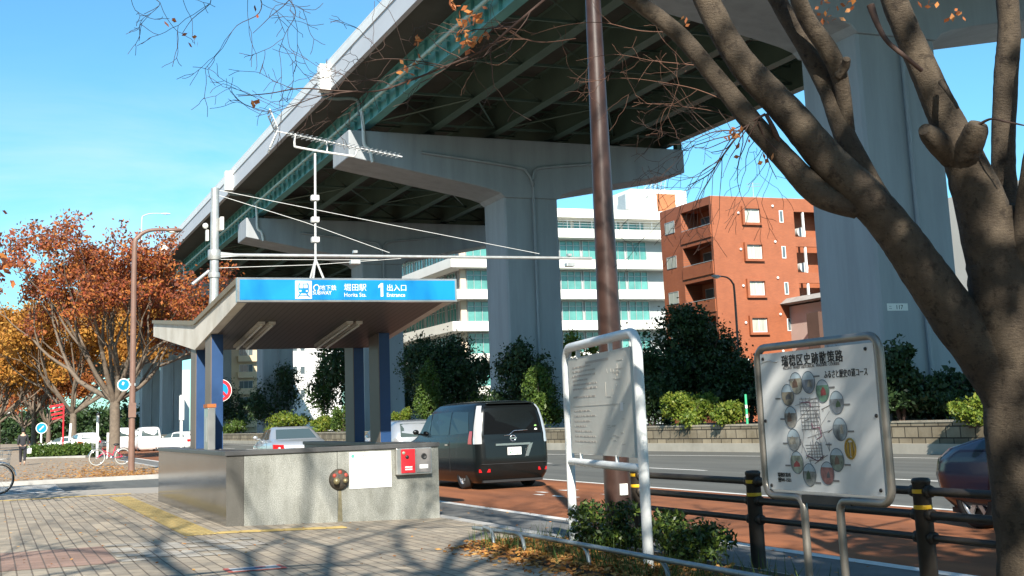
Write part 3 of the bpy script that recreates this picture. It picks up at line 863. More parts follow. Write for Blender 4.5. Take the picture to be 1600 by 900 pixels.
_n = cm.node_tree; _t = _n.nodes.new('ShaderNodeTexCoord'); _w = _n.nodes.new('ShaderNodeTexWave'); _w.wave_type = 'BANDS'; _w.bands_direction = 'X'; _w.inputs['Scale'].default_value = 3.2
_r = _n.nodes.new('ShaderNodeValToRGB'); _r.color_ramp.elements[0].position = .02; _r.color_ramp.elements[0].color = (.065, .056, .047, 1); _r.color_ramp.elements[1].position = .14; _r.color_ramp.elements[1].color = (.13, .115, .10, 1)
_n.links.new(_t.outputs['Object'], _w.inputs['Vector']); _n.links.new(_w.outputs['Fac'], _r.inputs['Fac']); _n.links.new(_r.outputs[0], _n.nodes['Principled BSDF'].inputs['Base Color'])
_n.nodes['Principled BSDF'].inputs['Roughness'].default_value = .5

EX, EY = 3.22, 19.2
en = thing('subway_entrance', 'subway station entrance with low granite walls, blue columns and a blue sign on its canopy', 'subway entrance', (EX, EY, 0))
WX, WY, WZ = 3.28, 8.2, 1.0                  # its width, length and wall height (local coordinates from here)
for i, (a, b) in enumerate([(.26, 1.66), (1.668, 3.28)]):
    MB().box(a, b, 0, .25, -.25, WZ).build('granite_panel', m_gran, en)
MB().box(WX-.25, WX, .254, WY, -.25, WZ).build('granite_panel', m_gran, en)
for i in range(6):
    y0 = .0+i*WY/6; MB().box(0, .255, y0+(.003 if i else 0), y0+WY/6-.003, -.25, WZ).build('dark_granite_panel', m_gdark, en)
cp = MB(); cp.box(-.025, WX+.02, -.03, .28, WZ+.002, WZ+.07); cp.box(-.025, .28, .282, WY+.02, WZ+.002, WZ+.07); cp.box(WX-.28, WX+.02, .282, WY+.02, WZ+.002, WZ+.07)
cp.build('coping', m_cope, en, bev=.008)
MB().box(.26, WX-.26, .26, WY, -.1, .012).build('stair_dark_slab', m_dark, en)  # flat dark slab painted in place of the unlit stair opening
hs = MB()
for z_ in (.55, .9): hs.tube([(.34, .4, z_), (.34, WY, z_-.2)], .02, 6)
hs.build('handrail', m_stain, en)
# columns: H shaped posts, blue faces with brown flanges
def column(x, y, w_=.2, d=.62, z0=WZ+.071, z1=2.95):
    c = thing('column', None, None); c.parent = en; c.location = (x, y, 0)
    del_ = [k for k in ('label', 'category') if k in c]
    MB().box(.012, w_, -.0, .03, z0, z1).build('face_plate', m_bluecol, c)
    MB().box(0, .0115, -.0, d, z0, z1).build('side_plate', m_browncol, c)
    MB().box(.012, w_, d-.03, d, z0, z1).build('face_plate', m_bluecol, c)
    MB().box(.075, .125, .031, d-.031, z0, z1).build('web', m_bluecol, c)
    return c
column(.13, 2.3); column(.13, 4.0)
column(WX-.27, 2.3); column(WX-.27, 4.0)
# control panel standing on the wall
cb = MB().box(.0, .12, 1.75, 2.15, WZ+.071, 1.74).build('control_panel', m_stain, en, bev=.01)
MB().box(-.01, .13, 1.74, 2.16, 1.742, 1.80).build('panel_top', M('orange_cap', (.42, .13, .03), .6), cb)
MB().box(-.006, -.001, 1.83, 2.07, 1.2, 1.6).build('panel_door', m_steel, cb)
# canopy: a gull shaped slab, high in front, lowest over the stairs
cy = [-.42, 3.95, 10.3]
bot = [3.235, 2.80, 3.50]; tp = [3.56, 3.30, 3.84]
CX0, CX1 = .1, 3.44
sl = MB().prism([(cy[0], bot[0]), (cy[1], bot[1]), (cy[2], bot[2]), (cy[2], tp[2]), (cy[1], tp[1]), (cy[0], tp[0])], CX0, CX1, axis='x').build('canopy_roof', m_cream, en)
ce = MB()
ce.add([(CX0+.14, cy[0]+.02, bot[0]-.006), (CX1-.14, cy[0]+.02, bot[0]-.006), (CX1-.14, cy[1], bot[1]-.006), (CX0+.14, cy[1], bot[1]-.006), (CX1-.14, cy[2]-.1, bot[2]-.004), (CX0+.14, cy[2]-.1, bot[2]-.004)], [(0, 1, 2, 3), (3, 2, 4, 5)])
ce.build('ceiling', cm, en)
tr = MB()
for x0, x1 in ((CX0-.035, CX0-.003), (CX1+.003, CX1+.035)):
    tr.prism([(cy[0], tp[0]-.06), (cy[1], tp[1]-.06), (cy[2], tp[2]-.05), (cy[2], tp[2]+.02), (cy[1], tp[1]+.02), (cy[0], tp[0]+.03)], x0, x1, axis='x')
tr.build('roof_trim', m_bronze, en)
cs = bot[0]; sl_ = (bot[1]-bot[0])/(cy[1]-cy[0])
for (xa, ya, yb) in [(.75, 1.15, 3.45), (.92, 1.15, 3.45), (2.2, 1.15, 3.45), (2.36, 1.15, 3.45)]:
    za, zb2 = cs+sl_*(ya-cy[0])-.045, cs+sl_*(yb-cy[0])-.045
    lf = MB().obox((xa, (ya+yb)/2, (za+zb2)/2+.012), (.055, 0, 0), (0, (yb-ya)/2, (zb2-za)/2), (0, 0, .022)).build('light_fitting', m_cream, en)
    MB().tube([(xa, ya+.05, za-.035), (xa, yb-.05, zb2-.035)], .019, 8).build('light_tube', m_tubeglass, lf)
# sign fascia
SX0, SX1, SY, SZ0, SZ1 = .06, 3.47, -.56, 3.215, 3.575
sg = MB().box(SX0, SX1, SY, cy[0]-.003, SZ0, SZ1).build('sign_fascia', m_stain, en, bev=.006)
MB().box(SX0+.035, SX1-.035, SY-.008, SY-.001, SZ0+.03, SZ1-.03).build('sign_face', m_signblue, sg)
def fx(px_): return AY(px_, 455, EY+SY).x-EX       # along the sign
fy = SY-.009; zmid = (SZ0+SZ1)/2
pic = MB().box(fx(461), fx(487), fy-.003, fy-.0005, SZ0+.045, SZ1-.045).build('train_symbol', m_signwhite, sg)
pcx = (fx(461)+fx(487))/2
def pbox(mb, u0, u1, v0, v1, d=.004): mb.box(pcx+u0, pcx+u1, fy-d-.002, fy-d, zmid+v0, zmid+v1)
tb_ = MB(); tb_.prism([(pcx-.07, zmid-.055), (pcx+.07, zmid-.055), (pcx+.08, zmid-.02), (pcx+.08, zmid+.075), (pcx+.06, zmid+.105), (pcx-.06, zmid+.105), (pcx-.08, zmid+.075), (pcx-.08, zmid-.02)], fy-.006, fy-.004, axis='y')
for s in (-1, 1):
    tb_.add([(pcx+s*.035, fy-.005, zmid-.055), (pcx+s*.055, fy-.005, zmid-.055), (pcx+s*.105, fy-.005, zmid-.115), (pcx+s*.08, fy-.005, zmid-.115)], [(0, 1, 2, 3)])
tb_.add([(pcx-.07, fy-.005, zmid-.09), (pcx+.07, fy-.005, zmid-.09), (pcx+.07, fy-.005, zmid-.078), (pcx-.07, fy-.005, zmid-.078)], [(0, 1, 2, 3)])
tb_.build('train_front', m_signblue, pic)
wn = MB(); pbox(wn, -.06, -.006, .025, .075, .007); pbox(wn, .006, .06, .025, .075, .007); pbox(wn, -.055, .055, .083, .094, .007)
for s in (-1, 1): wn.box(pcx+s*.048-.014, pcx+s*.048+.014, fy-.009, fy-.007, zmid-.03, zmid-.006)
wn.build('train_window', m_signwhite, pic)
def sl(body, px_, zoff, size, bold=.0, sx=1.0): return lettering(body, size, m_signwhite, sg, face_mtx((fx(px_), fy-.002, zmid+zoff), (1, 0, 0)), bold=bold, sx=sx)
ring = MB()
ang = [R(-40+i*(260/14)) for i in range(15)]
ring.tube([(fx(494.3)+math.cos(a)*.042, fy-.003, zmid+.028+math.sin(a)*.045) for a in ang], .010, 5); ring.tube([(fx(490.2), fy-.003, zmid-.012), (fx(493), fy-.003, zmid-.012)], .009, 5); ring.tube([(fx(495.7), fy-.003, zmid-.012), (fx(498.6), fy-.003, zmid-.012)], .009, 5)
ring.build('subway_emblem', m_signwhite, sg)
sl('地下鉄', 499.5, .0, .085, .0008)
sl('SUBWAY', 488, -.072, .078, .002, .92)
sl('堀田駅', 537, -.005, .118, .001)
sl('Horita Sta.', 537, -.103, .088, .0008, .92)
one = MB(); x1 = fx(591); z0 = zmid-.10; one.prism([(x1+.035, z0), (x1+.075, z0), (x1+.075, z0+.205), (x1+.042, z0+.205), (x1, z0+.165), (x1, z0+.128), (x1+.035, z0+.155)], fy-.004, fy-.001, axis='y'); one.build('lettering', m_signwhite, sg)
sl('出入口', 603.5, -.005, .110, .0015)
sl('Entrance', 603.5, -.103, .088, .0008, .95)

# things fixed to the front wall
po = MB().box(0, .66, -.012, -.002, 0, .54).build('notice', m_signwhite, None, loc=(EX+1.85, EY, .43))
tag(po, 'blank looking white notice sheet fixed on the granite wall beside the red cabinet', 'notice')
lettering('重要なお知らせ', .032, M('grey_letter', (.2, .2, .2), .6, var=0), po, face_mtx((.2, -.0125, .475), (1, 0, 0)))
MB().lathe([(0, 0), (.028, 0)], (.055, -.0135, .485), (0, -1, 0), 12, False).build('emblem', M('green_mark', (.1, .42, .3), .6, var=0), po)
ct = thing('hydrant_cabinet', 'stainless cabinet with one red and one grey compartment fixed high on the granite wall', 'fire cabinet', (EX+2.57, EY, .6))
MB().box(0, .57, -.10, -.002, 0, .40).build('housing', m_stain, ct, bev=.01)
rd = MB().box(.07, .295, -.118, -.101, .025, .385).build('red_door', m_red, ct, bev=.006)
MB().lathe([(0, .012), (.022, .012), (.03, 0)], (.165, -.119, .265), (0, -1, 0), 14).build('button', m_dark, rd)
MB().lathe([(0, .004), (.022, .004), (.024, 0)], (.11, -.119, .33), (0, -1, 0), 14).build('lamp', M('greenish_lamp', (.35, .42, .33), .3, var=0), rd)
st_ = MB()
for z_ in (.07, .105): st_.box(.13, .245, -.1205, -.1185, z_, z_+.02)
st_.build('lettering_plate', m_signwhite, rd)
gd = MB().box(.31, .55, -.118, -.101, .025, .385).build('grey_door', M('grey_door', (.26, .24, .23), .45, .3), ct, bev=.006)
MB().lathe([(.0, .004), (.03, .004), (.042, .016), (.046, 0)], (.435, -.119, .27), (0, -1, 0), 16).build('speaker_ring', m_dark, gd)
MB().box(.36, .50, -.122, -.1185, .085, .145).build('plate', m_signwhite, gd)
hd = thing('hose_inlet', 'round rusty reddish hose inlet hood staining the granite wall below the notice edge', 'hose inlet', (EX+1.69, EY, .56))
MB().lathe([(.0, .09), (.08, .085), (.135, .055), (.158, .01), (.16, 0)], (0, -.002, .02), (0, -1, 0), 22).build('hood', M('rusty_hood', (.055, .042, .03), .65, 0, .6, 14, .4, 30, dark=(.018, .02, .016)), hd)
for a in (35, 90, 145):
    MB().sphere((.105*math.cos(R(a)), -.068, .02+.105*math.sin(R(a))), .034, 8, 6, (1, .7, 1)).build('red_cap', M('rust_red', (.33, .05, .03), .6), hd)
MB().lathe([(0, .07), (.045, .065), (.05, 0)], (-.06, -.09, -.0), (-.3, -1, 0), 14).build('inlet_cap', M('brass', (.26, .22, .12), .45, .5), hd)
MB().lathe([(0, .04), (.03, .035), (.034, 0)], (.07, -.085, 0.0), (.3, -1, 0), 14).build('inlet_cap', MATS['brass'], hd)
MB().add([(-.012, -.004, -.13), (.03, -.004, -.13), (.045, -.004, -.6), (-.03, -.004, -.6)], [(0, 1, 2, 3)]).build('water_stain', M('water_stain', (.17, .15, .09), .8, 0, .3, 9), hd)

# ================================================================== aerial on the canopy
an = thing('yagi_aerial', 'long white yagi television aerial on a mast standing on the station canopy', 'aerial', (4.52, 18.95, 3.58))
ms = MB(); ms.tube([(0, 0, .25), (.01, 0, 1.97)], .018, 8)
for a in (0, 120, 240): ms.tube([(0, 0, .32), (.14*math.cos(R(a)), .14*math.sin(R(a)), -.02)], .017, 6)
ms.build('mast', m_pipewhite, an)
for z_ in (.62, .93, 1.27): MB().box(-.06, .06, -.05, .05, z_-.04, z_+.04).build('cable_clamp', m_pipewhite, an, bev=.008)
bk = MB(); bk.tube(smoothpath([(-.3, 0, 2.27), (-.31, 0, 2.1), (-.22, 0, 2.05), (.55, 0, 1.96), (.64, 0, 1.97), (.68, 0, 2.06)], 4), .018, 6); bk.tube([(.2, 0, 2.0), (.2, 0, 2.17)], .014, 6)
bk.build('bracket', m_pipewhite, an)
bo = MB(); A_, B_ = Vector((-.62, .0, 2.30)), Vector((1.42, .0, 1.98))
bo.tube([A_, B_], .011, 6); bo.build('boom', m_pipewhite, an)
elm = MB()
for i in range(24):
    p = A_+(B_-A_)*(.12+.88*i/24); d = Vector((.30, .42, .16)).normalized()*.14
    for s in (-1, 1):
        q = p+Vector((0, 0, .02*s)); elm.tube([q-d, q+d], .006, 4)
elm.build('director_rod', m_steel, an)
rf = MB(); c0 = A_+(B_-A_)*.03
for s in (-1, 1):
    for i in range(7):
        o_ = c0+Vector((-.03-.02*i, 0, s*(.03+.045*i))); rf.tube([o_-Vector((.03, .22, .02)), o_+Vector((.03, .22, .02))], .010, 4)
    for t_ in (-1, 1):
        rf.tube([c0+Vector((-.03+.03*t_, .22*t_, s*.03)), c0+Vector((-.15+.03*t_, .22*t_, s*.3))], .011, 4)
rf.build('reflector', m_pipewhite, an)

# ================================================================== steel mast with an arm over the road
sm = thing('span_mast', 'tall galvanised steel mast with a long horizontal arm and stay wires behind the station canopy', 'mast', (4.72, 30, 0))
MB().tube([(0, 0, -.1), (.03, 0, 7.02)], [.12, .095], 14).build('pole', m_steel, sm)
ar = MB(); ar.tube([(.1, 0, 5.43), (9.85, 0, 5.47)], .04, 8)
ar.prism([(.12, 5.36), (.6, 5.405), (.6, 5.455), (.12, 5.5)], -.03, .03, axis='y'); ar.build('arm', m_steel, sm)
MB().lathe([(.13, -.12), (.15, -.1), (.15, .1), (.13, .12)], (.02, 0, 5.43), (0, 0, 1), 14).build('collar', m_steel, sm); MB().lathe([(.13, -.06), (.14, 0), (.13, .06)], (.02, 0, 4.95), (0, 0, 1), 14).build('collar', m_steel, sm)
sb = MB(); sb.tube([(-.1, 0, 5.05), (-.5, -.1, 4.72)], .04, 6); sb.build('bracket', m_steel, sm)
def wire(pts, name='stay_wire', r=.007, mat=m_pipewhite): MB().tube(pts, r, 5).build(name, mat, sm)
wire([(.1, 0, 6.98), (4.3, 0, 6.25), (8.35, 0, 5.57)]); wire([(.1, 0, 6.86), (2.2, 0, 6.25), (4.3, 0, 5.54)])
wire([(.1, 0, 5.32), (4.0, 0, 5.36)], r=.006); wire([(.1, 0, 5.12), (2.4, 0, 5.22), (4.6, 0, 5.4)], r=.006)
for x_ in (3.42, 9.2):
    MB().box(x_-.05, x_+.05, -.06, .06, 5.52, 5.58).build('clamp', m_steel, sm); MB().box(x_-.12, x_+.12, -.09, .09, 5.24, 5.34).build('floodlight', m_steel, sm, bev=.015)
MB().box(.12, .2, -.25, .05, 6.0, 6.3).build('side_box', m_white, sm); MB().sphere((-.2, -.08, 6.1), .07, 8, 6).build('camera_dome', m_white, sm)
MB().box(-.19, -.13, -.14, .0, 5.75, 6.0).build('side_box', m_white, sm)

# ================================================================== brown pole at the kerb
m_brown = M('brown_pole_paint', (0.050, 0.026, 0.020), .38, 0, .22, 5, spec=.5)
bp_ = thing('brown_pole', 'thick plain brown steel pole rising beside the white notice frame', 'pole', (6.92, 13.85, -.09))
MB().tube([(0, 0, 0), (-.0, 0, .5), (0, 0, 9)], [.165, .16, .075], 24).build('shaft', m_brown, bp_)
MB().lathe([(.166, 0), (.175, .0), (.175, .04), (.166, .05)], (0, 0, 0), (0, 0, 1), 24).build('base_collar', m_brown, bp_)
MB().box(-.05, .05, -.172, -.15, .55, .68).build('maker_plate', m_white, bp_)

# ================================================================== white notice frame
m_wtube = M('white_tube', (0.76, 0.78, 0.77), .4, 0, .07, 4)
A0, B0 = Vector((6.18, 13.54, -.06)), Vector((5.69, 10.82, -.06))
nb = thing('notice_stand', 'white tubular frame holding a faded blank grey notice board', 'notice board', tuple((A0+B0)/2))
dr = (B0-A0); W_ = dr.length; dr.normalize(); nrm = Vector((dr.y, -dr.x, 0)); nrm = nrm if nrm.x < 0 else -nrm
def fp(u, z, o=0): p = dr*(u-W_/2)+nrm*o; return (p.x, p.y, z+.06)
H_ = 2.17; rr = .2
fr = MB(); pts = [fp(0, -.06), fp(0, H_-rr)]
for i in range(1, 7): a = PI*i/12; pts.append(fp(rr-rr*math.cos(a), H_-rr+rr*math.sin(a)))
pts.append(fp(W_-rr, H_))
for i in range(1, 7): a = PI*i/12; pts.append(fp(W_-rr+rr*math.sin(a), H_-rr+rr*math.cos(a)))
pts.append(fp(W_, -.06))
fr.tube(pts, .05, 12); fr.build('frame', m_wtube, nb)
MB().tube([fp(.05, .885), fp(W_-.05, .885)], .042, 10).build('cross_bar', m_wtube, nb)
m_board = M('faded_board', (0.60, 0.585, 0.53), .45, 0, .1, 2.2)
bd = MB(); c = Vector(fp(W_/2-.03, 1.51, 0)); bd.obox(c, dr*(W_/2-.17), nrm*.012, Vector((0, 0, .53))); bdo = bd.build('board', m_board, nb)
for u in (.55, 1.85): MB().obox(fp(u, 2.085), dr*.02, nrm*.02, (0, 0, .06)).build('hanger', m_wtube, nb)
for u in (.5, 1.9): MB().obox(fp(u, .94), dr*.015, nrm*.015, (0, 0, .05)).build('hanger', m_wtube, nb)
fade = M('faded_print', (0.44, 0.40, 0.355), .6, var=.1); fade2 = M('faded_print_light', (.50, .48, .43), .6, var=.1)
rg = random.Random(5); tx = MB()
def bar(mb, u0, u1, z0, z1, o=.0135):
    c = Vector(fp((u0+u1)/2, (z0+z1)/2, o)); mb.obox(c, dr*abs(u1-u0)/2, nrm*.001, Vector((0, 0, abs(z1-z0)/2)))
z = 1.92
bar(tx, .9, 1.8, 1.95, 1.975)
while z > 1.56:
    x_ = .32; ln_ = .5+rg.random()*.45
    while x_ < .32+ln_: w__ = .03+rg.random()*.12; bar(tx, x_, x_+w__, z, z+.018); x_ += w__+.02
    z -= .048 if rg.random() > .25 else .09
z = 1.44
while z > 1.1:
    x_ = .32; ln_ = .4+rg.random()*.5
    while x_ < .32+ln_: w__ = .03+rg.random()*.12; bar(tx, x_, x_+w__, z, z+.014); x_ += w__+.02
    z -= .055
tx.build('faded_print', fade, bdo)
mp_ = MB()
for k in range(20):
    u = 1.55+rg.random()*.65; zz = 1.55+rg.random()*.4
    if rg.random() < .5: bar(mp_, u, min(u+.3*rg.random()+.05, 2.3), zz, zz+.008)
    else: bar(mp_, u, u+.01, zz-.12*rg.random(), zz)
for k in range(12):
    u = 1.6+rg.random()*.6; zz = 1.1+rg.random()*.3; bar(mp_, u, u+.12, zz, zz+.008)
bar(mp_, .3, 2.3, 1.495, 1.503)
mp_.build('faded_map', fade2, bdo)
MB().obox(fp(2.2, 1.47, .0138), dr*.05, nrm*.001, (0, 0, .04)).build('sticker', m_signwhite, bdo)

# ================================================================== map board
m_tube = M('bronze_grey_tube', (0.30, 0.275, 0.24), .38, .55, .08, 4)
mx0, my0, my1 = 5.75, 8.86, 7.31                   # left (far) and right (near) ends
mb_ = thing('map_board', 'white walking course map board in a rounded grey tube frame', 'map board', (mx0, (my0+my1)/2, -.06))
MW = my0-my1
def mp3(u, z, o=0): return (-o, MW/2-u, z+.06)      # u to the reader's right, o towards the reader
fz0, fz1, rr = .72, 1.88, .11
fr = MB(); pts = []
def arc(cu, cz, a0, a1):
    for i in range(7): a = R(a0+(a1-a0)*i/6); pts.append(mp3(cu+rr*math.cos(a), cz+rr*math.sin(a)))
pts.append(mp3(.50, -.25)); pts.append(mp3(.50, .62))
for i in range(1, 6): a = R(90*i/5); pts.append(mp3(.42+.08*math.cos(a), .64+.08*math.sin(a)))
pts.append(mp3(rr+.02, .72))
arc(rr, fz0+rr, 270, 180); arc(rr, fz1-rr, 180, 90); arc(MW-rr, fz1-rr, 90, 0); arc(MW-rr, fz0+rr, 360, 270)
pts.append(mp3(1.08, .72))
for i in range(1, 6): a = R(90+90*i/5); pts.append(mp3(1.03+.08*math.cos(a), .64+.08*math.sin(a)))
pts.append(mp3(.95, .6)); pts.append(mp3(.95, -.25))
fr.tube(pts, .03, 12); fr.build('frame', m_tube, mb_)
m_map = M('map_white', (0.74, 0.75, 0.74), .4, 0, .05, 2)
fce = MB().obox(mp3(MW/2, (fz0+fz1)/2), (.01, 0, 0), (0, MW/2-.055, 0), (0, 0, (fz1-fz0)/2-.05)).build('map_face', m_map, mb_)
MB().obox(mp3(MW*.52, fz0-.005, .0), (.02, 0, 0), (0, .3, 0), (0, 0, .03)).build('lower_bracket', m_dark, mb_)
def MU(x): return .055+(x-60)/(670-60)*(MW-.11)      # from the enlarged view of the board
def MZ(x, y):                                          # undo the slope the board shows there
    t = (x-60)/(670-60); yt = 135-t*60; yb = 812+t*20
    return fz1-.05-(y-yt)/(yb-yt)*(fz1-fz0-.1)
def mlet(body, x, y, size, mat=m_black, bold=0, sx=1, space=1.0): return lettering(body, size, mat, fce, face_mtx(mp3(MU(x), MZ(x, y), .012), (0, -1, 0)), bold=bold, sx=sx, space=space)
mlet('瑞穂区史跡散策路', 188, 192, .093, bold=.0028, sx=1.0, space=1.13)
mlet('MIZUHO  WARD  HISTORICAL  WALKING  COURSES', 195, 211, .032, MATS['grey_letter'], sx=.95)
mlet('ふるさと歴史の道コース', 416, 252, .064, bold=.0008, sx=.74)
mlet('瑞穂区役所', 118, 748, .036, bold=.0004); mlet('☎841-1521', 118, 772, .036, bold=.0004)
ov = [(262, 280, .5, .47, .36, .28), (331, 275, .32, .36, .42, .1), (404, 318, .18, .36, .25, .2), (472, 375, .3, .33, .36, .25), (210, 340, .38, .33, .24, .15), (219, 452, .38, .36, .32, .3), (226, 565, .52, .53, .5, .4), (235, 677, .38, .44, .35, .3), (299, 737, .36, .37, .35, .3), (395, 727, .45, .2, .18, .3), (450, 660, .3, .36, .28, .2), (478, 508, .35, .4, .42, .3)]
m_rim = M('oval_rim', (.12, .16, .2), .6, var=0)
def mottled(name, c):
    return M(name, c, .5, 0, .5, 11, dark=tuple(v*.2+.01 for v in c), detail=6)
rg0 = random.Random(12)
for i, (x, y, r_, g_, b_, k_) in enumerate(ov):
    cu, cz = MU(x), MZ(x, y); ru, rz = .083, .083
    o_ = MB(); n_ = 28
    o_.add([mp3(cu+ru*math.cos(2*PI*k/n_), cz+rz*math.sin(2*PI*k/n_), .0125) for k in range(n_)], [tuple(range(n_))])
    pic_ = o_.build('picture', mottled('picture_%d' % i, (r_*.75, g_*.75, b_*.75)), fce)
    sc_ = MB(); a0_ = rg0.uniform(15, 40); ks = [R(a0_+(180-2*a0_)*k/12) for k in range(13)]
    sc_.add([mp3(cu+ru*.97*math.cos(a), cz+rz*.97*math.sin(a), .0129) for a in ks], [tuple(range(13))]); sc_.build('picture_sky', M('picture_sky', (.42, .52, .58), .5, 0, .15, 9), pic_)
    su_ = MB(); w1, h1 = rg0.uniform(.02, .045), rg0.uniform(.02, .05); ox_ = rg0.uniform(-.02, .02)
    su_.add([mp3(cu+ox_-w1, cz-.035, .0131), mp3(cu+ox_+w1, cz-.03, .0131), mp3(cu+ox_+w1*.8, cz-.03+h1, .0131), mp3(cu+ox_, cz-.015+h1*1.3, .0131), mp3(cu+ox_-w1*.9, cz-.035+h1, .0131)], [(0, 1, 2, 3, 4)])
    sm_ = [(.16, .09, .06), (.42, .38, .3), (.30, .05, .05), (.06, .11, .05), (.10, .10, .11)][i % 5]; su_.build('picture_subject', mottled('picture_subject_%d' % (i % 5), sm_), pic_)
    e_ = MB(); e_.tube([mp3(cu+ru*math.cos(2*PI*k/n_), cz+rz*math.sin(2*PI*k/n_), .0135) for k in range(n_+1)], .0022, 4); e_.build('rim', m_rim, pic_)
rg = random.Random(21); mlines = MB()
def ml(x0, y0, x1, y1, r_=.0016): mlines.tube([mp3(MU(x0), MZ(x0, y0), .0125), mp3(MU(x1), MZ(x1, y1), .0125)], r_, 4)
for k in range(9): ml(272+rg.random()*10, 360+k*19, 372+rg.random()*16, 356+k*19)
for k in range(7): ml(275+k*17, 352+rg.random()*20, 280+k*17, 500+rg.random()*30)
for k in range(6): ml(290+k*3, 590+k*15, 372+rg.random()*10, 588+k*15)
for k in range(5): ml(318+k*14, 572, 322+k*14, 660)
for k in range(16):
    x0 = 250+rg.random()*170; y0 = 350+rg.random()*300; ml(x0, y0, x0+rg.gauss(0, 28), y0+rg.gauss(0, 26), .0025)
for (x, y, *_r) in ov: ml(x+(335-x)*.3, y+(520-y)*.3, 330+rg.gauss(0, 22), 500+rg.gauss(0, 90), .0014)
mlines.build('street_map', M('map_ink', (.20, .20, .21), .6, var=0), fce)
rt_ = MB()
for seg in [[(280, 378), (330, 374), (335, 400)], [(330, 480), (338, 505), (372, 500), (380, 545), (352, 560)], [(290, 640), (350, 668), (385, 640)]]:
    rt_.tube([mp3(MU(a), MZ(a, b), .013) for a, b in seg], .003, 4)
rt_.build('course_line', M('route_ink', (.2, .07, .12), .6, var=0), fce)
gy = MB(); cu, cz = MU(522), MZ(522, 603)
gy.tube([mp3(cu+.058*math.cos(2*PI*k/24), cz+.07*math.sin(2*PI*k/24), .0135) for k in range(25)], .008, 5)
for s in (-1, 1): gy.tube([mp3(cu+s*.018, cz+.045, .0135), mp3(cu+s*.026, cz-.03, .0135), mp3(cu+s*.012, cz-.055, .0135)], [.011, .015, .006], 5)
gy.build('gold_emblem', M('gold_emblem', (.42, .27, .05), .5), fce)
cap_ = MB()
for (x, y) in [(440, 300), (510, 385), (140, 360), (160, 462), (165, 583), (170, 693), (330, 775), (425, 763), (488, 683), (518, 518), (225, 265), (365, 245), (400, 585)]:
    cap_.obox(mp3(MU(x)+.03, MZ(x, y), .0125), (.001, 0, 0), (0, .035, 0), (0, 0, .006))
cap_.build('caption', MATS['grey_letter'], fce)
for (u, z_) in [(.1, fz1-.09), (MW-.14, fz1-.09), (.1, fz0+.08), (MW-.1, fz0+.09), (.075, 1.3), (MW-.08, 1.32)]:
    MB().lathe([(0, .012), (.012, .010), (.014, 0)], mp3(u, z_, .01), (-1, 0, 0), 10).build('bolt', m_dark, fce)
MB().tube(smoothpath([mp3(.07, 1.76, .013), mp3(.18, 1.775, .014), mp3(.24, 1.76, .014), mp3(.3, 1.76, .013)], 3), .004, 4).build('torn_film', m_signwhite, fce)

# ================================================================== guard fence along the kerb
m_fence = M('dark_bronze_fence', (0.042, 0.034, 0.027), .5, .1, .2, 6)
m_band = M('yellow_band', (0.78, 0.46, 0.02), .45, 0, .05, 4)
fn = thing('guard_fence', 'dark brown three rail pipe guard fence with yellow banded posts along the kerb', 'fence', (6.75, 10, -.08))
py_ = [13.02-2.4*k for k in range(0, 8)]
for y in py_:
    p = MB().lathe([(.07, 0), (.07, .86), (.074, .865), (.074, .885), (.06, .90), (0, .905)], (0, y-10, 0), (0, 0, 1), 18).build('post', m_fence, fn)
    for z_ in (.80, .68): MB().lathe([(.0715, -.016), (.0725, -.012), (.0725, .012), (.0715, .016)], (0, y-10, z_), (0, 0, 1), 18).build('reflective_band', m_band, p)
for ya, yb in zip(py_, py_[1:]):
    for z_ in (.84, .66, .49):
        MB().tube([(0, ya-10-.09, z_-.04), (0, yb-10+.09, z_-.04)], .034 if z_ != .49 else .028, 10).build('rail', m_fence, fn)
        for y in (ya-10-.08, yb-10+.08): MB().lathe([(.02, -.03), (.048, -.028), (.048, .028), (.02, .03)], (0, y, z_-.04), (0, 1, 0), 10).build('rail_socket', m_fence, fn)

# ================================================================== low pipe hoops edging the planting bed
m_galv = M('weathered_galvanised', (0.30, 0.345, 0.36), .45, .45, .15, 8)
lr = thing('edging_rail', 'low bent pipe rail edging the leafy planting bed', 'edging rail', (5.3, 11, -.07))
yy = 14.75; ends = []
rail = MB()
rail.tube(smoothpath([(.06, 14.6-11, .20), (.04, 12.8-11, .235), (.0, 10.9-11, .245), (-.02, 8.9-11, .25), (-.02, 6-11, .25)], 4), .024, 8)
rail.build('rail', m_galv, lr)
for y in (13.75, 12.85, 11.25, 9.7, 8.2):
    MB().tube(smoothpath([(0.03, y-11+.42, .235), (.02, y-11+.18, .22), (.0, y-11+.05, .14), (-.005, y-11, -.06)], 4), .020, 7).build('hoop_leg', m_galv, lr)

# ================================================================== no parking sign and thin posts by the kerb
def disc_sign(name, label, cat, base, h, r_, faces, post_mat, post_r=.03, yaw=0.0, label_group=None):
    t = thing(name, label, cat, base, yaw)
    MB().tube([(0, 0, -.1), (0, 0, h+.05)], post_r, 8).build('post', post_mat, t)
    MB().lathe([(0, .0), (r_, .0), (r_, .02), (0, .02)], (0, -post_r-.025, h-r_*.2), (0, 1, 0), 32, False).build('sign_plate', m_signwhite, t)
    for k, (ra, rb, mt, dy) in enumerate(faces):
        MB().lathe([(ra, 0), (rb, 0)], (0, -post_r-.025-.003-.002*k, h-r_*.2), (0, 1, 0), 32, False).build('sign_ring' if ra else 'sign_disc', mt, t)
    return t
b0 = AD(344, 600, 34.0)
t = disc_sign('no_parking_sign', 'round blue no parking sign with red rim on a white post behind the blue columns', 'road sign', (b0.x, b0.y, -.03), 2.5, .30, [(0, .205, m_signblue, 0), (.2, .285, m_red, 0)], m_signwhite, .042)
MB().obox((0, -.079, 2.44), Vector((1, 0, -1)).normalized()*.21, (0, .001, 0), Vector((1, 0, 1)).normalized()*.035).build('red_bar', m_red, t)
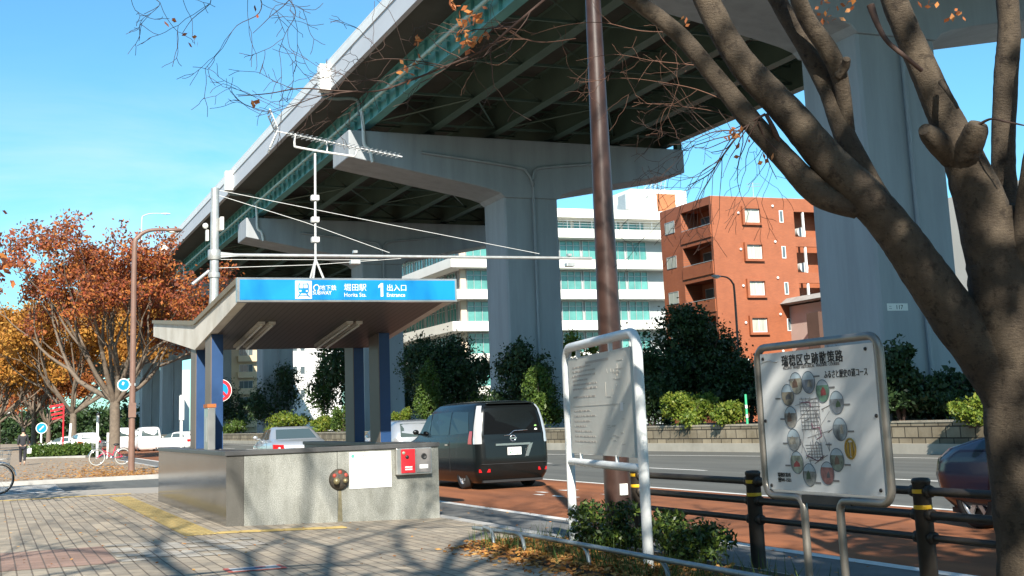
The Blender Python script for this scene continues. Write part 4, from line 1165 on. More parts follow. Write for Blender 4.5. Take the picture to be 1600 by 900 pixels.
def post(label, x, y, dep, h, r_, mat, top=None, name='marker_post', cat='post', lean=0):
    p = AD(x, y, dep); t = thing(name, label, cat, (p.x, p.y, pz(min(p.x, 6.5)) if p.x < 6.7 else ZR))
    MB().tube([(0, 0, -.05), (lean, 0, h)], r_, 8).build('shaft', mat, t)
    if top: top(t, h)
    return t
post('tall white sign post left of the blue entrance columns', 283, 700, 46, 2.75, .055, m_signwhite, lambda t, h: MB().box(-.09, .09, -.075, -.057, h-.9, h-.02).build('plate', m_greyb, t))
post('white guide post standing left of the big orange tree trunk', 152, 705, 76, 2.6, .08, m_signwhite, lambda t, h: MB().sphere((0, 0, h), .11, 8, 6).build('post_cap', m_dark, t))
post('leaning white post behind the clipped green hedge', 107, 706, 88, 2.2, .09, m_signwhite, lean=.12)
post('short white post beside the orange tree trunk', 169, 706, 74, 1.5, .09, m_signwhite, lambda t, h: MB().box(-.1, .1, -.12, -.09, h-.5, h).build('plate', m_signwhite, t))
rp = post('thin red banner pole with a striped flag under the yellow tree', 98, 704, 94, 3.6, .06, m_red, None, 'banner_pole', 'banner pole')
fl_ = MB()
for k in range(4): fl_.add([(-1.0+.06*k, -.02*k, 3.6-.30*k), (-.04, .0, 3.75-.3*k), (-.04, 0, 3.6-.3*k), (-1.0+.06*k, -.02*k, 3.45-.30*k)], [(0, 1, 2, 3)])
fl_.build('striped_flag', m_red, rp)
b0 = AD(64, 700, 98)
t = disc_sign('direction_sign', 'round blue road sign on a white post beyond the clipped hedge', 'road sign', (b0.x, b0.y, -.05), 2.1, .42, [(0, .37, m_signblue, 0)], m_signwhite, .07)
MB().obox((0, -.105, 2.02), Vector((1, 0, 1)).normalized()*.22, (0, .001, 0), Vector((1, 0, -1)).normalized()*.04).build('white_bar', m_signwhite, t)

# ================================================================== street lamps
m_lampbrown = M('lamp_brown', (0.20, 0.115, 0.085), .5, 0, .12, 3)
def street_lamp(name, label, base, h, arm, headmat, polemat, r0=.1, r1=.055, az=0.0, hl=.62, group=None):
    t = thing(name, label, 'street lamp', base, az, group)
    pts = [(0, 0, -.1), (0, 0, h*.5), (0, 0, h-.9), (.1*arm, 0, h-.35), (.45*arm, 0, h-.06), (arm, 0, h)]
    sp_ = smoothpath(pts, 4); n_ = len(sp_)
    MB().tube(sp_, [r0+(r1-r0)*i/(n_-1) for i in range(n_)], 10).build('pole', polemat, t)
    hd_ = MB()
    prof = [(0.02, 0), (.06, .02), (.13, .25*hl), (.15, .6*hl), (.10, .92*hl), (0, hl)]
    hd_.lathe(prof, (0, 0, 0), (1, 0, 0), 14); hd_.move(Matrix.Translation((arm-.05, 0, h-.02)) @ Matrix.Diagonal((1, 1, .62, 1)))
    hd_.build('lamp_head', headmat, t)
    MB().sphere((arm+.33*hl+.05, 0, h-.075), .13, 12, 6, (1.5, .85, .6)).build('lamp_lens', m_tubeglass, t)
    return t
bl_ = AZ(205, 735, -.04)
t = street_lamp('street_lamp', 'brown street lamp with a curved arm carrying a small round blue sign', (bl_.x, bl_.y, -.04), 9.35, 1.15, m_lampbrown, m_lampbrown, .13, .06, hl=.75)
MB().lathe([(0, 0), (.24, 0), (.24, .02), (0, .02)], (-.34, -.1, 3.25), (0, 1, 0), 28, False).build('sign_plate', m_signwhite, t)
sdisc = MB().lathe([(0, 0), (.205, 0)], (-.34, -.104, 3.25), (0, 1, 0), 28, False).build('sign_disc', m_signblue, t)
MB().obox((-.36, -.107, 3.30), (.02, 0, .05), (0, .001, 0), (-.03, 0, .02)).build('sign_figure', m_signwhite, sdisc)
MB().box(-.12, .1, -.1, .0, 3.2, 3.3).build('sign_clip', m_steel, t)
MB().box(-.15, .13, -.16, -.1, 2.0, 2.55).build('control_box', m_lampbrown, t)
pm = AD(1160, 640, 72)
street_lamp('street_lamp', 'slim pale street lamp standing before the orange apartment block', (pm.x, pm.y, -.1), 9.05, 1.15, m_greyb, m_lampbrown, .08, .04, az=R(196), hl=.7)
pv = AD(212, 432, 159)
street_lamp('expressway_lamp', 'thin white lamp on the expressway parapet above the orange tree', (16.9, pv.y, 20.7), 8.0, 2.4, m_white, m_greyb, .1, .05, hl=1.2)
# pavement tile notice
fs = MB().box(-.42, .42, -.16, .16, 0, .0).build('ground_sign', m_signwhite, None) if False else None
g0 = AZ(398, 889, 0)
gs = thing('ground_sign', 'flat worn pictogram tile with a red edge set into the pavement', 'ground sign', (g0.x, g0.y, .004))
MB().box(-.29, .29, -.18, .18, 0, .004).build('tile', M('worn_red', (.42, .10, .08), .7, 0, .3, 8), gs)
MB().box(-.24, .24, -.14, .14, .0042, .007).build('tile_face', M('worn_white', (.45, .46, .46), .7, 0, .3, 9), gs)
MB().box(-.12, .06, -.09, .02, .0072, .009).build('pictogram', M('worn_blue', (.10, .18, .32), .7, 0, .3, 9), gs)
MB().lathe([(0, 0), (.06, 0)], (.06, .03, .0094), (0, 0, 1), 14, False).build('pictogram', MATS['worn_red'], gs)
# roadside delineator in the planter
p_ = AX(1168, 664, 25.9)
t = thing('delineator', 'thin green and white stick marker in the planter before the orange apartments', 'marker', (p_.x, p_.y, .74))
MB().tube([(0, 0, -.1), (0, 0, 1.2)], .045, 8).build('stick', M('marker_green', (.05, .45, .22), .5), t)
for z_ in (.4, .75): MB().lathe([(.047, -.06), (.047, .06)], (0, 0, z_), (0, 0, 1), 8).build('white_band', m_signwhite, t)
# ================================================================== vehicles
m_carblack = M('black_car_paint', (0.006, 0.008, 0.0085), .25, 0, 0, spec=.35, coat=.1)
m_carnavy = M('navy_car_paint', (0.008, 0.014, 0.036), .2, 0, 0, spec=.4, coat=.2)
m_carsilver = M('silver_car_paint', (0.50, 0.52, 0.54), .28, .55, 0, coat=.5)
m_carwhite = M('white_car_paint', (0.80, 0.80, 0.79), .3, 0, 0, coat=.4)
m_cargrey = M('grey_car_paint', (0.22, 0.22, 0.23), .3, .3, 0, coat=.4)
m_tint = M('tinted_glass', (0.006, 0.007, 0.008), .08, 0, 0, spec=.32)
m_carglass = M('car_glass', (0.06, 0.085, 0.085), .04, 0, 0, spec=.9)
m_chrome = M('chrome', (0.78, 0.78, 0.78), .12, 1.0, 0)
m_tyre = M('tyre', (0.018, 0.018, 0.018), .85, 0, .2, 8)
m_rim = M('alloy_rim', (0.55, 0.55, 0.56), .3, .8, 0)
m_tail = M('tail_lamp_red', (0.50, 0.008, 0.012), .15, 0, 0, spec=.8)
m_clear = M('clear_lamp', (0.62, 0.64, 0.66), .12, .35, 0, spec=.9)
m_plate = M('plate_white', (0.76, 0.77, 0.75), .5, 0, 0)
m_plategreen = M('plate_green', (0.05, .22, .12), .6, 0, 0)

SHAPES = {
 'van': dict(sl=[(.15, 2.2, -2.25, .78, .2), (.33, 2.36, -2.36, .87, .22), (.62, 2.40, -2.40, .90, .24), (.92, 2.35, -2.38, .90, .24), (1.03, 2.2, -2.37, .90, .24), (1.10, 1.85, -2.36, .895, .24), (1.2, 1.55, -2.35, .885, .22), (1.5, 1.12, -2.29, .835, .2), (1.75, .75, -2.22, .775, .2), (1.86, .5, -2.14, .72, .22), (1.915, .2, -1.98, .62, .26), (1.94, -.2, -1.6, .40, .3)],
   wheels=(1.42, -1.40), r=.33, side=[[(1.28, 1.2), (.80, 1.66), (.55, 1.70), (.55, 1.2)], [(.45, 1.2), (.45, 1.70), (-.72, 1.72), (-.72, 1.2)], [(-.82, 1.2), (-.82, 1.72), (-1.75, 1.70), (-1.93, 1.24)]],
   rear=[(-.70, 1.2), (.70, 1.2), (.60, 1.80), (-.60, 1.80)], front=[(-.74, 1.2), (.74, 1.2), (.64, 1.72), (-.64, 1.72)]),
 'sedan': dict(sl=[(.2, 2.05, -2.05, .74, .25), (.32, 2.25, -2.24, .84, .3), (.58, 2.3, -2.32, .875, .32), (.80, 2.2, -2.32, .875, .32), (.90, 1.75, -2.27, .865, .3), (.98, 1.2, -2.05, .85, .28), (1.03, 1.02, -1.62, .835, .25), (1.2, .62, -1.22, .76, .25), (1.36, .2, -.86, .675, .25), (1.43, -.02, -.62, .60, .26), (1.46, -.2, -.42, .42, .28)],
   wheels=(1.38, -1.33), r=.31, side=[[(.82, 1.03), (.33, 1.33), (-.08, 1.37), (-.08, 1.03)], [(-.16, 1.03), (-.16, 1.37), (-.70, 1.35), (-1.18, 1.05)]],
   rear=[(-.66, 1.06), (.66, 1.06), (.55, 1.36), (-.55, 1.36)], front=[(-.68, 1.05), (.68, 1.05), (.56, 1.36), (-.56, 1.36)]),
 'hatch': dict(sl=[(.2, 1.85, -1.85, .74, .25), (.33, 2.02, -1.98, .83, .34), (.58, 2.08, -2.03, .86, .36), (.76, 2.02, -2.03, .86, .36), (.88, 1.80, -2.02, .855, .34), (.97, 1.40, -2.0, .845, .3), (1.04, .98, -1.98, .835, .25), (1.2, .62, -1.90, .77, .22), (1.38, .2, -1.74, .69, .22), (1.48, -.05, -1.58, .60, .25), (1.515, -.3, -1.3, .42, .28)],
   wheels=(1.28, -1.25), r=.32, side=[[(.82, 1.05), (.33, 1.37), (-.08, 1.41), (-.08, 1.05)], [(-.16, 1.05), (-.16, 1.41), (-1.2, 1.38), (-1.55, 1.08)]],
   rear=[(-.62, 1.06), (.62, 1.06), (.54, 1.42), (-.54, 1.42)], front=[(-.68, 1.06), (.68, 1.06), (.57, 1.42), (-.57, 1.42)]),
}
def ring(z, yf, yr, hw, rc, k=5):
    pts = []
    for (sx, sy, a0) in ((1, 1, 0), (-1, 1, 90), (-1, -1, 180), (1, -1, 270)):
        cx, cy = sx*(hw-rc), (yf-rc*1.3 if sy > 0 else yr+rc*1.0)
        for i in range(k):
            a = R(a0+90*i/(k-1)); pts.append((cx+rc*math.cos(a), cy+rc*(1.3 if sy > 0 else 1.0)*math.sin(a), z))
    return pts
def make_car(name, label, cat, loc, rz, shape, paint, glass=m_carglass, scale=1.0, tails=True, group=None, detail=True, plate_text=None):
    S = SHAPES[shape]; t = thing(name, label, cat, loc, rz, group); t.scale = (scale, scale, scale)
    sl_ = []                                               # densify the slices
    P = [np.array(s) for s in S['sl']]
    for a, b in zip(P, P[1:]):
        n_ = 3 if b[0]-a[0] > .1 else 2
        for i in range(n_): sl_.append(a+(b-a)*i/n_)
    sl_.append(P[-1])
    mb = MB(); vs = []; k = 20
    for s in sl_: vs += ring(*s)
    m_ = len(sl_)
    fs = [(i*k+j, i*k+(j+1) % k, (i+1)*k+(j+1) % k, (i+1)*k+j) for i in range(m_-1) for j in range(k)]
    mb.add(vs, fs, True)
    mb.add(vs[:k], [tuple(range(k-1, -1, -1))]); mb.add(vs[-k:], [tuple(range(k))], True)
    body = mb.build('body', paint, t)
    r = S['r']; bmx = bmesh.new(); bmx.from_mesh(body.data); bmesh.ops.remove_doubles(bmx, verts=bmx.verts, dist=.0005); bmesh.ops.recalc_face_normals(bmx, faces=bmx.faces); bmx.to_mesh(body.data); bmx.free()
    if True:
        cut = []
        for wy in S['wheels']:
            for s in (-1, 1): cut.append(MB().cyl((s*.60, wy, r), (s*1.1, wy, r), r+.055, n=28))
        boolcut(body, cut)
        for p in body.data.polygons: p.use_smooth = len(p.vertices) <= 5
    zs = [p[0] for p in P]
    def ip(z, c): return float(np.interp(z, zs, [p[c] for p in P]))
    off = .006
    def glassp(nm, pts, mt):
        g = MB(); n_ = len(pts); g.add(pts, [tuple(range(n_))]); g.build(nm, mt, t)
    for sd_ in (-1, 1):
        for poly in S['side']:
            # subdivide edges in height so that the pane follows the tumblehome
            z0 = min(p[1] for p in poly); g = MB(); pts = []
            for a, b in zip(poly, poly[1:]+poly[:1]):
                for i in range(4): u = i/4; pts.append((a[0]+(b[0]-a[0])*u, a[1]+(b[1]-a[1])*u))
            glassp('side_window', [(sd_*(ip(z, 3)+off), y, z) for y, z in pts], glass)
    def endp(nm, poly, c, sgn, mt, o=off):
        pts = []
        for a, b in zip(poly, poly[1:]+poly[:1]):
            for i in range(4): u = i/4; pts.append((a[0]+(b[0]-a[0])*u, a[1]+(b[1]-a[1])*u))
        glassp(nm, [(x, ip(z, c)+sgn*o, z) for x, z in pts], mt)
    endp('rear_window', S['rear'], 2, -1, glass); endp('windscreen', S['front'], 1, 1, m_carglass if glass is m_tint else glass)
    for wy in S['wheels']:
        for s in (-1, 1):
            wx = s*(ip(r, 3)-.11)
            wl = MB().lathe([(r*.66, -.1), (r*.9, -.105), (r, -.07), (r, .07), (r*.9, .105), (r*.66, .1)], (wx, wy, r), (s, 0, 0), 28).build('wheel', m_tyre, t)
            rm = MB(); rm.lathe([(r*.67, .07), (r*.64, .095), (r*.60, .05), (r*.60, -.05)], (wx, wy, r), (s, 0, 0), 28)
            rm.lathe([(0, .075), (r*.17, .07), (r*.17, .03)], (wx, wy, r), (s, 0, 0), 14)
            for i in range(5 if detail else 0):
                a = 2*PI*i/5+.3; d = Vector((0, math.cos(a), math.sin(a))); e_ = Vector((0, -math.sin(a), math.cos(a)))
                rm.obox(Vector((wx+s*.055, wy, r))+d*r*.38, d*r*.26, e_*r*.085, Vector((.012, 0, 0)))
            rm.build('rim', m_rim, wl)
            MB().lathe([(0, .02), (r*.62, .02)], (wx, wy, r), (s, 0, 0), 20, False).build('brake_disc', m_dark, wl)
    if not detail: pass
    if tails and shape != 'van':
        for s in (-1, 1):
            z0, z1 = .68, .90
            tl = MB(); tl.prism([(s*.52, z0), (s*.86, z0+.03), (s*.86, z1), (s*.55, z1-.02)], 0, .09, axis='y'); tl.move(Matrix.Translation((0, ip(.75, 2)-.035, 0)))
            vv = []
            for p in tl.v:
                x = p[0]; back = max(0, abs(x)-.60)**2*2.2; vv.append((x, p[1]+back, p[2]))
            tl.v = vv; tl.build('tail_light', m_tail, t)
    for s in (-1, 1):
        hl = MB(); hl.add([(s*.42, ip(.62, 1)-.02+.03, .60), (s*.80, ip(.62, 1)-.30, .62), (s*.80, ip(.8, 1)-.34, .80), (s*.46, ip(.78, 1)-.02, .76)], [(0, 1, 2, 3)]); hl.build('headlight', m_clear, t)
        zb_ = S['side'][0][0][1]; yb_ = S['side'][0][0][0]
        mr = MB().sphere((s*(ip(zb_, 3)+.13), yb_-.12, zb_+.08), .08, 10, 8, (1.0, .55, .75)); mr.obox((s*(ip(zb_, 3)+.03), yb_-.1, zb_+.03), (.05, 0, 0), (0, .03, 0), (0, 0, .02)); mr.build('door_mirror', paint, t)
    pl = MB().box(-.165, .165, ip(.72, 2)-.03, ip(.72, 2)-.005, .64 if shape != 'van' else .74, .805 if shape != 'van' else .905).build('number_plate', m_plate, t)
    if detail:
        for s in (-1, 1):                                       # door seams and handles
            x_ = s*(ip(.75, 3)+.002)
            for y_ in ([1.25, .5, -.78] if shape == 'van' else [.95, -.12, -1.0]):
                MB().obox((x_, y_, .72), (.003, 0, 0), (0, .005, 0), (0, 0, .34)).build('door_seam', m_dark, t)
            for y_ in ([.62, -.62] if shape == 'van' else [.1, -.82]):
                MB().obox((s*(ip(.98, 3)+.012), y_, .98), (.012, 0, 0), (0, .09, 0), (0, 0, .018)).build('door_handle', paint if shape != 'van' else m_chrome, t)
    return t, ip

# the black van parked in the red lane
vx, vy = 10.66, 28.9
van, ip = make_car('minivan', 'black minivan parked in the red lane, seen from behind beside the granite wall', 'van', (vx, vy, ZR), R(2.0), 'van', m_carblack, m_tint, 1.0)
for s in (-1, 1):
    lamp_pts = []
    for z_ in np.linspace(1.0, 1.83, 10):
        lamp_pts.append(z_)
    lv = MB(); vs = []
    for z_ in lamp_pts:
        hw, yr, rc = ip(z_, 3), ip(z_, 2), ip(z_, 4)
        wd_ = .6+.4*min(1, (1.85-z_)/.5)
        for a in np.linspace(-68, -18, 6) if s > 0 else np.linspace(-112, -162, 6):
            aa = R(a); cx = s*(hw-rc); cyy = yr+rc
            q = (aa - R(-43 if s > 0 else -137))*wd_ + R(-43 if s > 0 else -137)
            vs.append((cx+(rc+.014)*math.cos(q), cyy+(rc+.014)*math.sin(q), z_))
    fs = [(i*6+j, i*6+j+1, (i+1)*6+j+1, (i+1)*6+j) for i in range(9) for j in range(5)]
    lv.add(vs, fs, True); lv.build('tail_light', m_clear, van)
    rv = MB(); vs = []
    for z_ in np.linspace(1.0, 1.28, 4):
        hw, yr, rc = ip(z_, 3), ip(z_, 2), ip(z_, 4)
        for y_ in np.linspace(0, .16+(1.28-z_)*.25, 4): vs.append((s*(hw+.008), yr+rc*.95+y_, z_))
    rv.add(vs, [(i*4+j, i*4+j+1, (i+1)*4+j+1, (i+1)*4+j) for i in range(3) for j in range(3)], True); rv.build('side_lamp', m_tail, van)
    MB().obox((s*.70, ip(.42, 2)+.03, .42), (.12, .035*s, 0), (0, .012, 0), (0, 0, .035)).build('reflector', m_tail, van)
MB().obox((-.02, ip(.98, 2)-.014, .97), (.42, 0, 0), (0, .016, 0), (0, 0, .022)).build('chrome_garnish', m_chrome, van)
MB().prism([(.36, .955), (.46, .99), (.34, .70), (.27, .70)], ip(.85, 2)-.026, ip(.85, 2)-.006, axis='y').build('chrome_garnish', m_chrome, van)
em = MB(); em.lathe([(.05, 0), (.058, .012), (.072, .012), (.078, 0)], (0, ip(1.12, 2)-.004, 1.10), (0, -1, 0), 20); em.obox((0, ip(1.12, 2)-.01, 1.10), (.085, 0, 0), (0, .008, 0), (0, 0, .014)); em.build('emblem', m_chrome, van)
MB().tube([(-.22, ip(1.2, 2)-.02, 1.165), (-.1, ip(1.2, 2)-.02, 1.17), (.02, ip(1.25, 2)-.03, 1.26), (.36, ip(1.3, 2)-.025, 1.27)], .011, 5).build('wiper', m_chrome, van)
MB().obox((0, ip(.5, 2)-.004, .56), (.78, 0, 0), (0, .008, 0), (0, 0, .006)).build('bumper_seam', m_dark, van)
MB().obox((0, ip(1.86, 2)-.02, 1.87), (.55, 0, 0), (0, .07, -.008), (0, 0, .014)).build('roof_spoiler', m_carblack, van, bev=.006)
ipl = ip(.72, 2)
lettering('堀 530', .05, m_plategreen, van, face_mtx((-.1, ipl-.0315, .845), (1, 0, 0)), bold=.0006)
lettering('47-12', .092, m_plategreen, van, face_mtx((-.125, ipl-.0315, .755), (1, 0, 0)), bold=.0012)
MB().lathe([(0, 0), (.035, 0)], (.57, ip(1.28, 2)-.009, 1.27), (0, -1, 0), 14, False).build('sticker', m_signwhite, van)
MB().lathe([(0, 0), (.03, 0)], (.57, ip(1.36, 2)-.009, 1.35), (0, -1, 0), 14, False).build('sticker', M('sticker_green', (.25, .5, .15), .6, var=0), van)
MB().box(-.72, .72, -2.3, 2.3, .16, .21).build('underbody', m_dark, van)

# dark blue hatchback behind the fence on the right
hb0 = AZ(1527, 815, ZR)
car, _ = make_car('hatchback', 'dark blue hatchback behind the guard fence, its nose showing left of the big trunk', 'car', (12.05, 11.25, ZR), R(0), 'hatch', m_carnavy, m_tint, 1.09)
MB().box(-.68, .68, -1.8, 1.8, .15, .21).build('underbody', m_dark, car)
# silver sedan in the red lane beyond the entrance
make_car('sedan', 'silver sedan with red tail lamps driving behind the granite entrance wall', 'car', (9.75, 45.3, ZR), R(-2), 'sedan', m_carsilver, m_carglass, 1.06)
make_car('hatchback', 'silver hatchback parked just ahead of the black minivan', 'car', (11.45, 37.4, ZR), R(1), 'hatch', m_carsilver, m_carglass, 1.05)
# the cars parked far down the avenue
def far_car(label, x, y, depth, shape, paint, scale=1.0, rz=0, name='parked_car', ):
    p = AD(x, y, depth); make_car(name, label, 'car' if shape != 'van' else 'van', (p.x, p.y, ZR), R(rz), shape, paint, m_carglass, scale, detail=False, group='cars standing far down the avenue')
far_car('white minivan far down the avenue right of the brown street lamp', 229, 708, 102, 'van', m_carwhite, .98, 0, 'parked_van')
far_car('white minivan half hidden behind the orange tree trunk', 190, 708, 108, 'van', m_carwhite, 1.0, 4, 'parked_van')
far_car('white car beyond the clipped hedge between the white post and the orange tree trunk', 131, 709, 104, 'hatch', m_carwhite, 1.08, 8)
far_car('white sedan behind the far end of the clipped hedge', 100, 709, 104, 'sedan', m_carwhite, .95, 60)
far_car('grey car with red tail lamps above the white car beyond the hedge', 139, 704, 128, 'van', m_cargrey, .72, 0)
far_car('small white car framed between the brown street lamp and the entrance columns', 277, 703, 100, 'hatch', m_carwhite, .95, 40)

# ================================================================== bicycles
def bicycle(label, loc, rz, paint, tyre, rimm, sc=1.0, basket=True, tilt=0.0):
    t = thing('bicycle', label, 'bicycle', loc, rz); t.scale = (sc, sc, sc); t.rotation_euler = (tilt, 0, rz)
    r = .32
    for x in (0, 1.08):
        w_ = MB(); n_ = 28
        w_.tube([(x+r*math.cos(2*PI*i/n_), 0, r+r*math.sin(2*PI*i/n_)) for i in range(n_+1)], .02, 6, cap=False)
        wl = w_.build('wheel', tyre, t)
        s_ = MB(); s_.tube([(x+(r-.03)*math.cos(2*PI*i/n_), 0, r+(r-.03)*math.sin(2*PI*i/n_)) for i in range(n_+1)], .010, 5, cap=False)
        for i in range(14):
            a = 2*PI*i/14; s_.tube([(x, .02*(-1)**i, r), (x+(r-.03)*math.cos(a), 0, r+(r-.03)*math.sin(a))], .0025, 3, cap=False)
        s_.cyl((x, -.05, r), (x, .05, r), .025, n=8); s_.build('rim', rimm, wl)
        g_ = MB(); g_.tube([(x+(r+.05)*math.cos(R(a)), 0, r+(r+.05)*math.sin(R(a))) for a in range(20, 175, 15)], .022, 5); g_.build('mudguard', m_chrome, t)
    f_ = MB(); bb = (.62, 0, .28); st = (.74, 0, .62); hd = (.20, 0, .72)
    f_.tube([(1.08, .04, r), bb, (.27, 0, .52)], .02, 6); f_.tube([bb, (.76, 0, .78)], .02, 6); f_.tube([(.66, 0, .40), (.23, 0, .62)], .018, 6); f_.tube([(1.08, .04, r), st], .012, 5); f_.tube([(1.08, -.04, r), st], .012, 5); f_.tube([(1.08, -.04, r), bb], .012, 5)
    f_.tube([hd, (.27, 0, .5), (.0, .05, r)], .017, 6); f_.tube([(.27, 0, .5), (.0, -.05, r)], .015, 6); f_.build('frame', paint, t)
    h_ = MB(); h_.tube(smoothpath([(.42, .27, .95), (.24, .25, 1.0), (.18, .1, .96), (.19, 0, .93), (.18, -.1, .96), (.24, -.25, 1.0), (.42, -.27, .95)], 3), .013, 6); h_.tube([(.19, 0, .94), hd], .015, 6); h_.build('handlebar', m_chrome, t)
    MB().sphere((.80, 0, .84), .13, 10, 6, (1.1, .7, .4)).build('saddle', m_dark, t)
    c_ = MB(); c_.lathe([(.02, 0), (.1, .0), (.1, .015), (.02, .015)], (.62, -.05, .28), (0, -1, 0), 14); c_.tube([(.62, -.07, .28), (.68, -.1, .13)], .012, 5); c_.tube([(.62, .07, .28), (.56, .1, .43)], .012, 5); c_.build('crank', m_chrome, t)
    if basket:
        k_ = MB()
        for z_ in (.66, .76, .86, .94):
            e_ = .015*(z_-.66)/.1; k_.tube([(-.2-e_, -.15-e_, z_), (.12, -.15-e_, z_), (.12, .15+e_, z_), (-.2-e_, .15+e_, z_), (-.2-e_, -.15-e_, z_)], .006, 4)
        for (x, y) in [(-.2, -.15), (-.04, -.15), (.12, -.15), (.12, .15), (-.04, .15), (-.2, .15), (-.2, 0), (.12, 0)]: k_.tube([(x, y, .66), (x*1.1-.0, y*1.15, .94)], .005, 4)
        k_.build('basket', m_steel, t)
    k_ = MB(); k_.tube([(1.08, -.06, r), (1.22, -.16, .0)], .012, 5); k_.build('kickstand', m_chrome, t)
    return t
m_pinkred = M('crimson_bike_paint', (0.60, 0.01, 0.07), .3, 0, 0, coat=.3)
b1 = AZ(151, 727, 0)
bicycle('crimson town bicycle with pale tyres leaning near the orange tree trunk', (b1.x, b1.y, 0), R(8), m_pinkred, M('pale_tyre', (.55, .54, .50), .7), m_chrome, 1.05, True, R(6))
b2 = AZ(-3, 772, 0)
bicycle('bicycle with a black tyred wheel just entering the left edge of the frame', (b2.x, b2.y, 0), R(188), m_dark, m_tyre, m_steel, 1.12, True)

# ================================================================== walking person
def skinned(name, joints, edges, mat, parent, sub=2, root=0):
    me = bpy.data.meshes.new(name); me.from_pydata([j[0] for j in joints], edges, [])
    o = bpy.data.objects.new(name, me); COL.objects.link(o)
    md = o.modifiers.new('skin', 'SKIN'); md.use_smooth_shade = True
    sv = me.skin_vertices[0].data if me.skin_vertices else None
    if sv is None:
        bmq = bmesh.new(); bmq.from_mesh(me); bmq.verts.layers.skin.verify(); bmq.to_mesh(me); bmq.free(); sv = me.skin_vertices[0].data
    for i, j in enumerate(joints): sv[i].radius = (j[1], j[2] if len(j) > 2 else j[1]); sv[i].use_root = (i == root)
    s2 = o.modifiers.new('sub', 'SUBSURF'); s2.levels = sub; s2.render_levels = sub
    dg = bpy.context.evaluated_depsgraph_get(); m2 = bpy.data.meshes.new_from_object(o.evaluated_get(dg)); m2.name = name
    bpy.data.objects.remove(o); bpy.data.meshes.remove(me)
    for p in m2.polygons: p.use_smooth = True
    m2.materials.clear(); m2.materials.append(mat)
    o = bpy.data.objects.new(name, m2); COL.objects.link(o); o.parent = parent
    return o
pp0 = AZ(35, 727, 0)
pe = thing('person', 'person in a dark jacket walking away down the pavement with a white bag', 'person', (pp0.x, pp0.y, 0), R(-4))
m_skin = M('skin', (.50, .31, .22), .6, 0, 0); m_cloth = M('dark_jacket_cloth', (.03, .03, .035), .9, 0, .2, 8); m_trou = M('dark_trousers', (.022, .022, .028), .9, 0, .2, 8); m_hair = M('black_hair', (.012, .010, .009), .6, 0, 0)
J = [((0, 0, .95), .13, .10), ((0, .01, 1.2), .125, .09), ((0, .02, 1.42), .12, .085), ((0, .02, 1.52), .05, .05), ((0, .04, 1.64), .085, .10),
     ((-.17, .02, 1.42), .05), ((-.22, -.04, 1.16), .04), ((-.22, .06, .92), .032), ((.17, .02, 1.42), .05), ((.22, .06, 1.16), .04), ((.23, .14, .92), .032),
     ((-.09, .0, .9), .085), ((-.1, .13, .5), .058), ((-.1, .12, .09), .04), ((-.1, .24, .04), .035), ((.09, 0, .9), .085), ((.1, -.04, .5), .058), ((.1, -.27, .14), .04), ((.1, -.18, .03), .035)]
E_ = [(0, 1), (1, 2), (2, 3), (3, 4), (2, 5), (5, 6), (6, 7), (2, 8), (8, 9), (9, 10), (0, 11), (11, 12), (12, 13), (13, 14), (0, 15), (15, 16), (16, 17), (17, 18)]
skinned('body', J, E_, m_skin, pe)
jk = [((0, 0, .88), .165, .125), ((0, .01, 1.2), .15, .115), ((0, .02, 1.44), .14, .10), ((-.18, .02, 1.43), .07), ((-.225, -.04, 1.16), .058), ((-.22, .045, .97), .05), ((.18, .02, 1.43), .07), ((.225, .06, 1.16), .058), ((.228, .125, .97), .05)]
skinned('jacket', jk, [(0, 1), (1, 2), (2, 3), (3, 4), (4, 5), (2, 6), (6, 7), (7, 8)], m_cloth, pe)
tr_ = [((0, 0, .93), .15, .12), ((-.09, 0, .85), .10), ((-.1, .13, .5), .078), ((-.1, .12, .12), .06), ((.09, 0, .85), .10), ((.1, -.04, .5), .078), ((.1, -.25, .17), .06)]
skinned('trousers', tr_, [(0, 1), (1, 2), (2, 3), (0, 4), (4, 5), (5, 6)], m_trou, pe)
MB().sphere((0, .03, 1.675), .11, 12, 8, (.9, 1.0, 1.05)).build('hair', m_hair, pe)
bg_ = thing('carrier_bag', 'white carrier bag hanging from the hand of the walking person', 'bag', (pp0.x+.27, pp0.y+.1, .55))
MB().prism([(-.12, 0), (.12, 0), (.14, .26), (-.14, .26)], -.06, .06, axis='y').build('bag', m_signwhite, bg_, bev=.02)
MB().tube([(-.06, 0, .25), (0, 0, .38), (.06, 0, .25)], .01, 5).build('handle', m_signwhite, bg_)
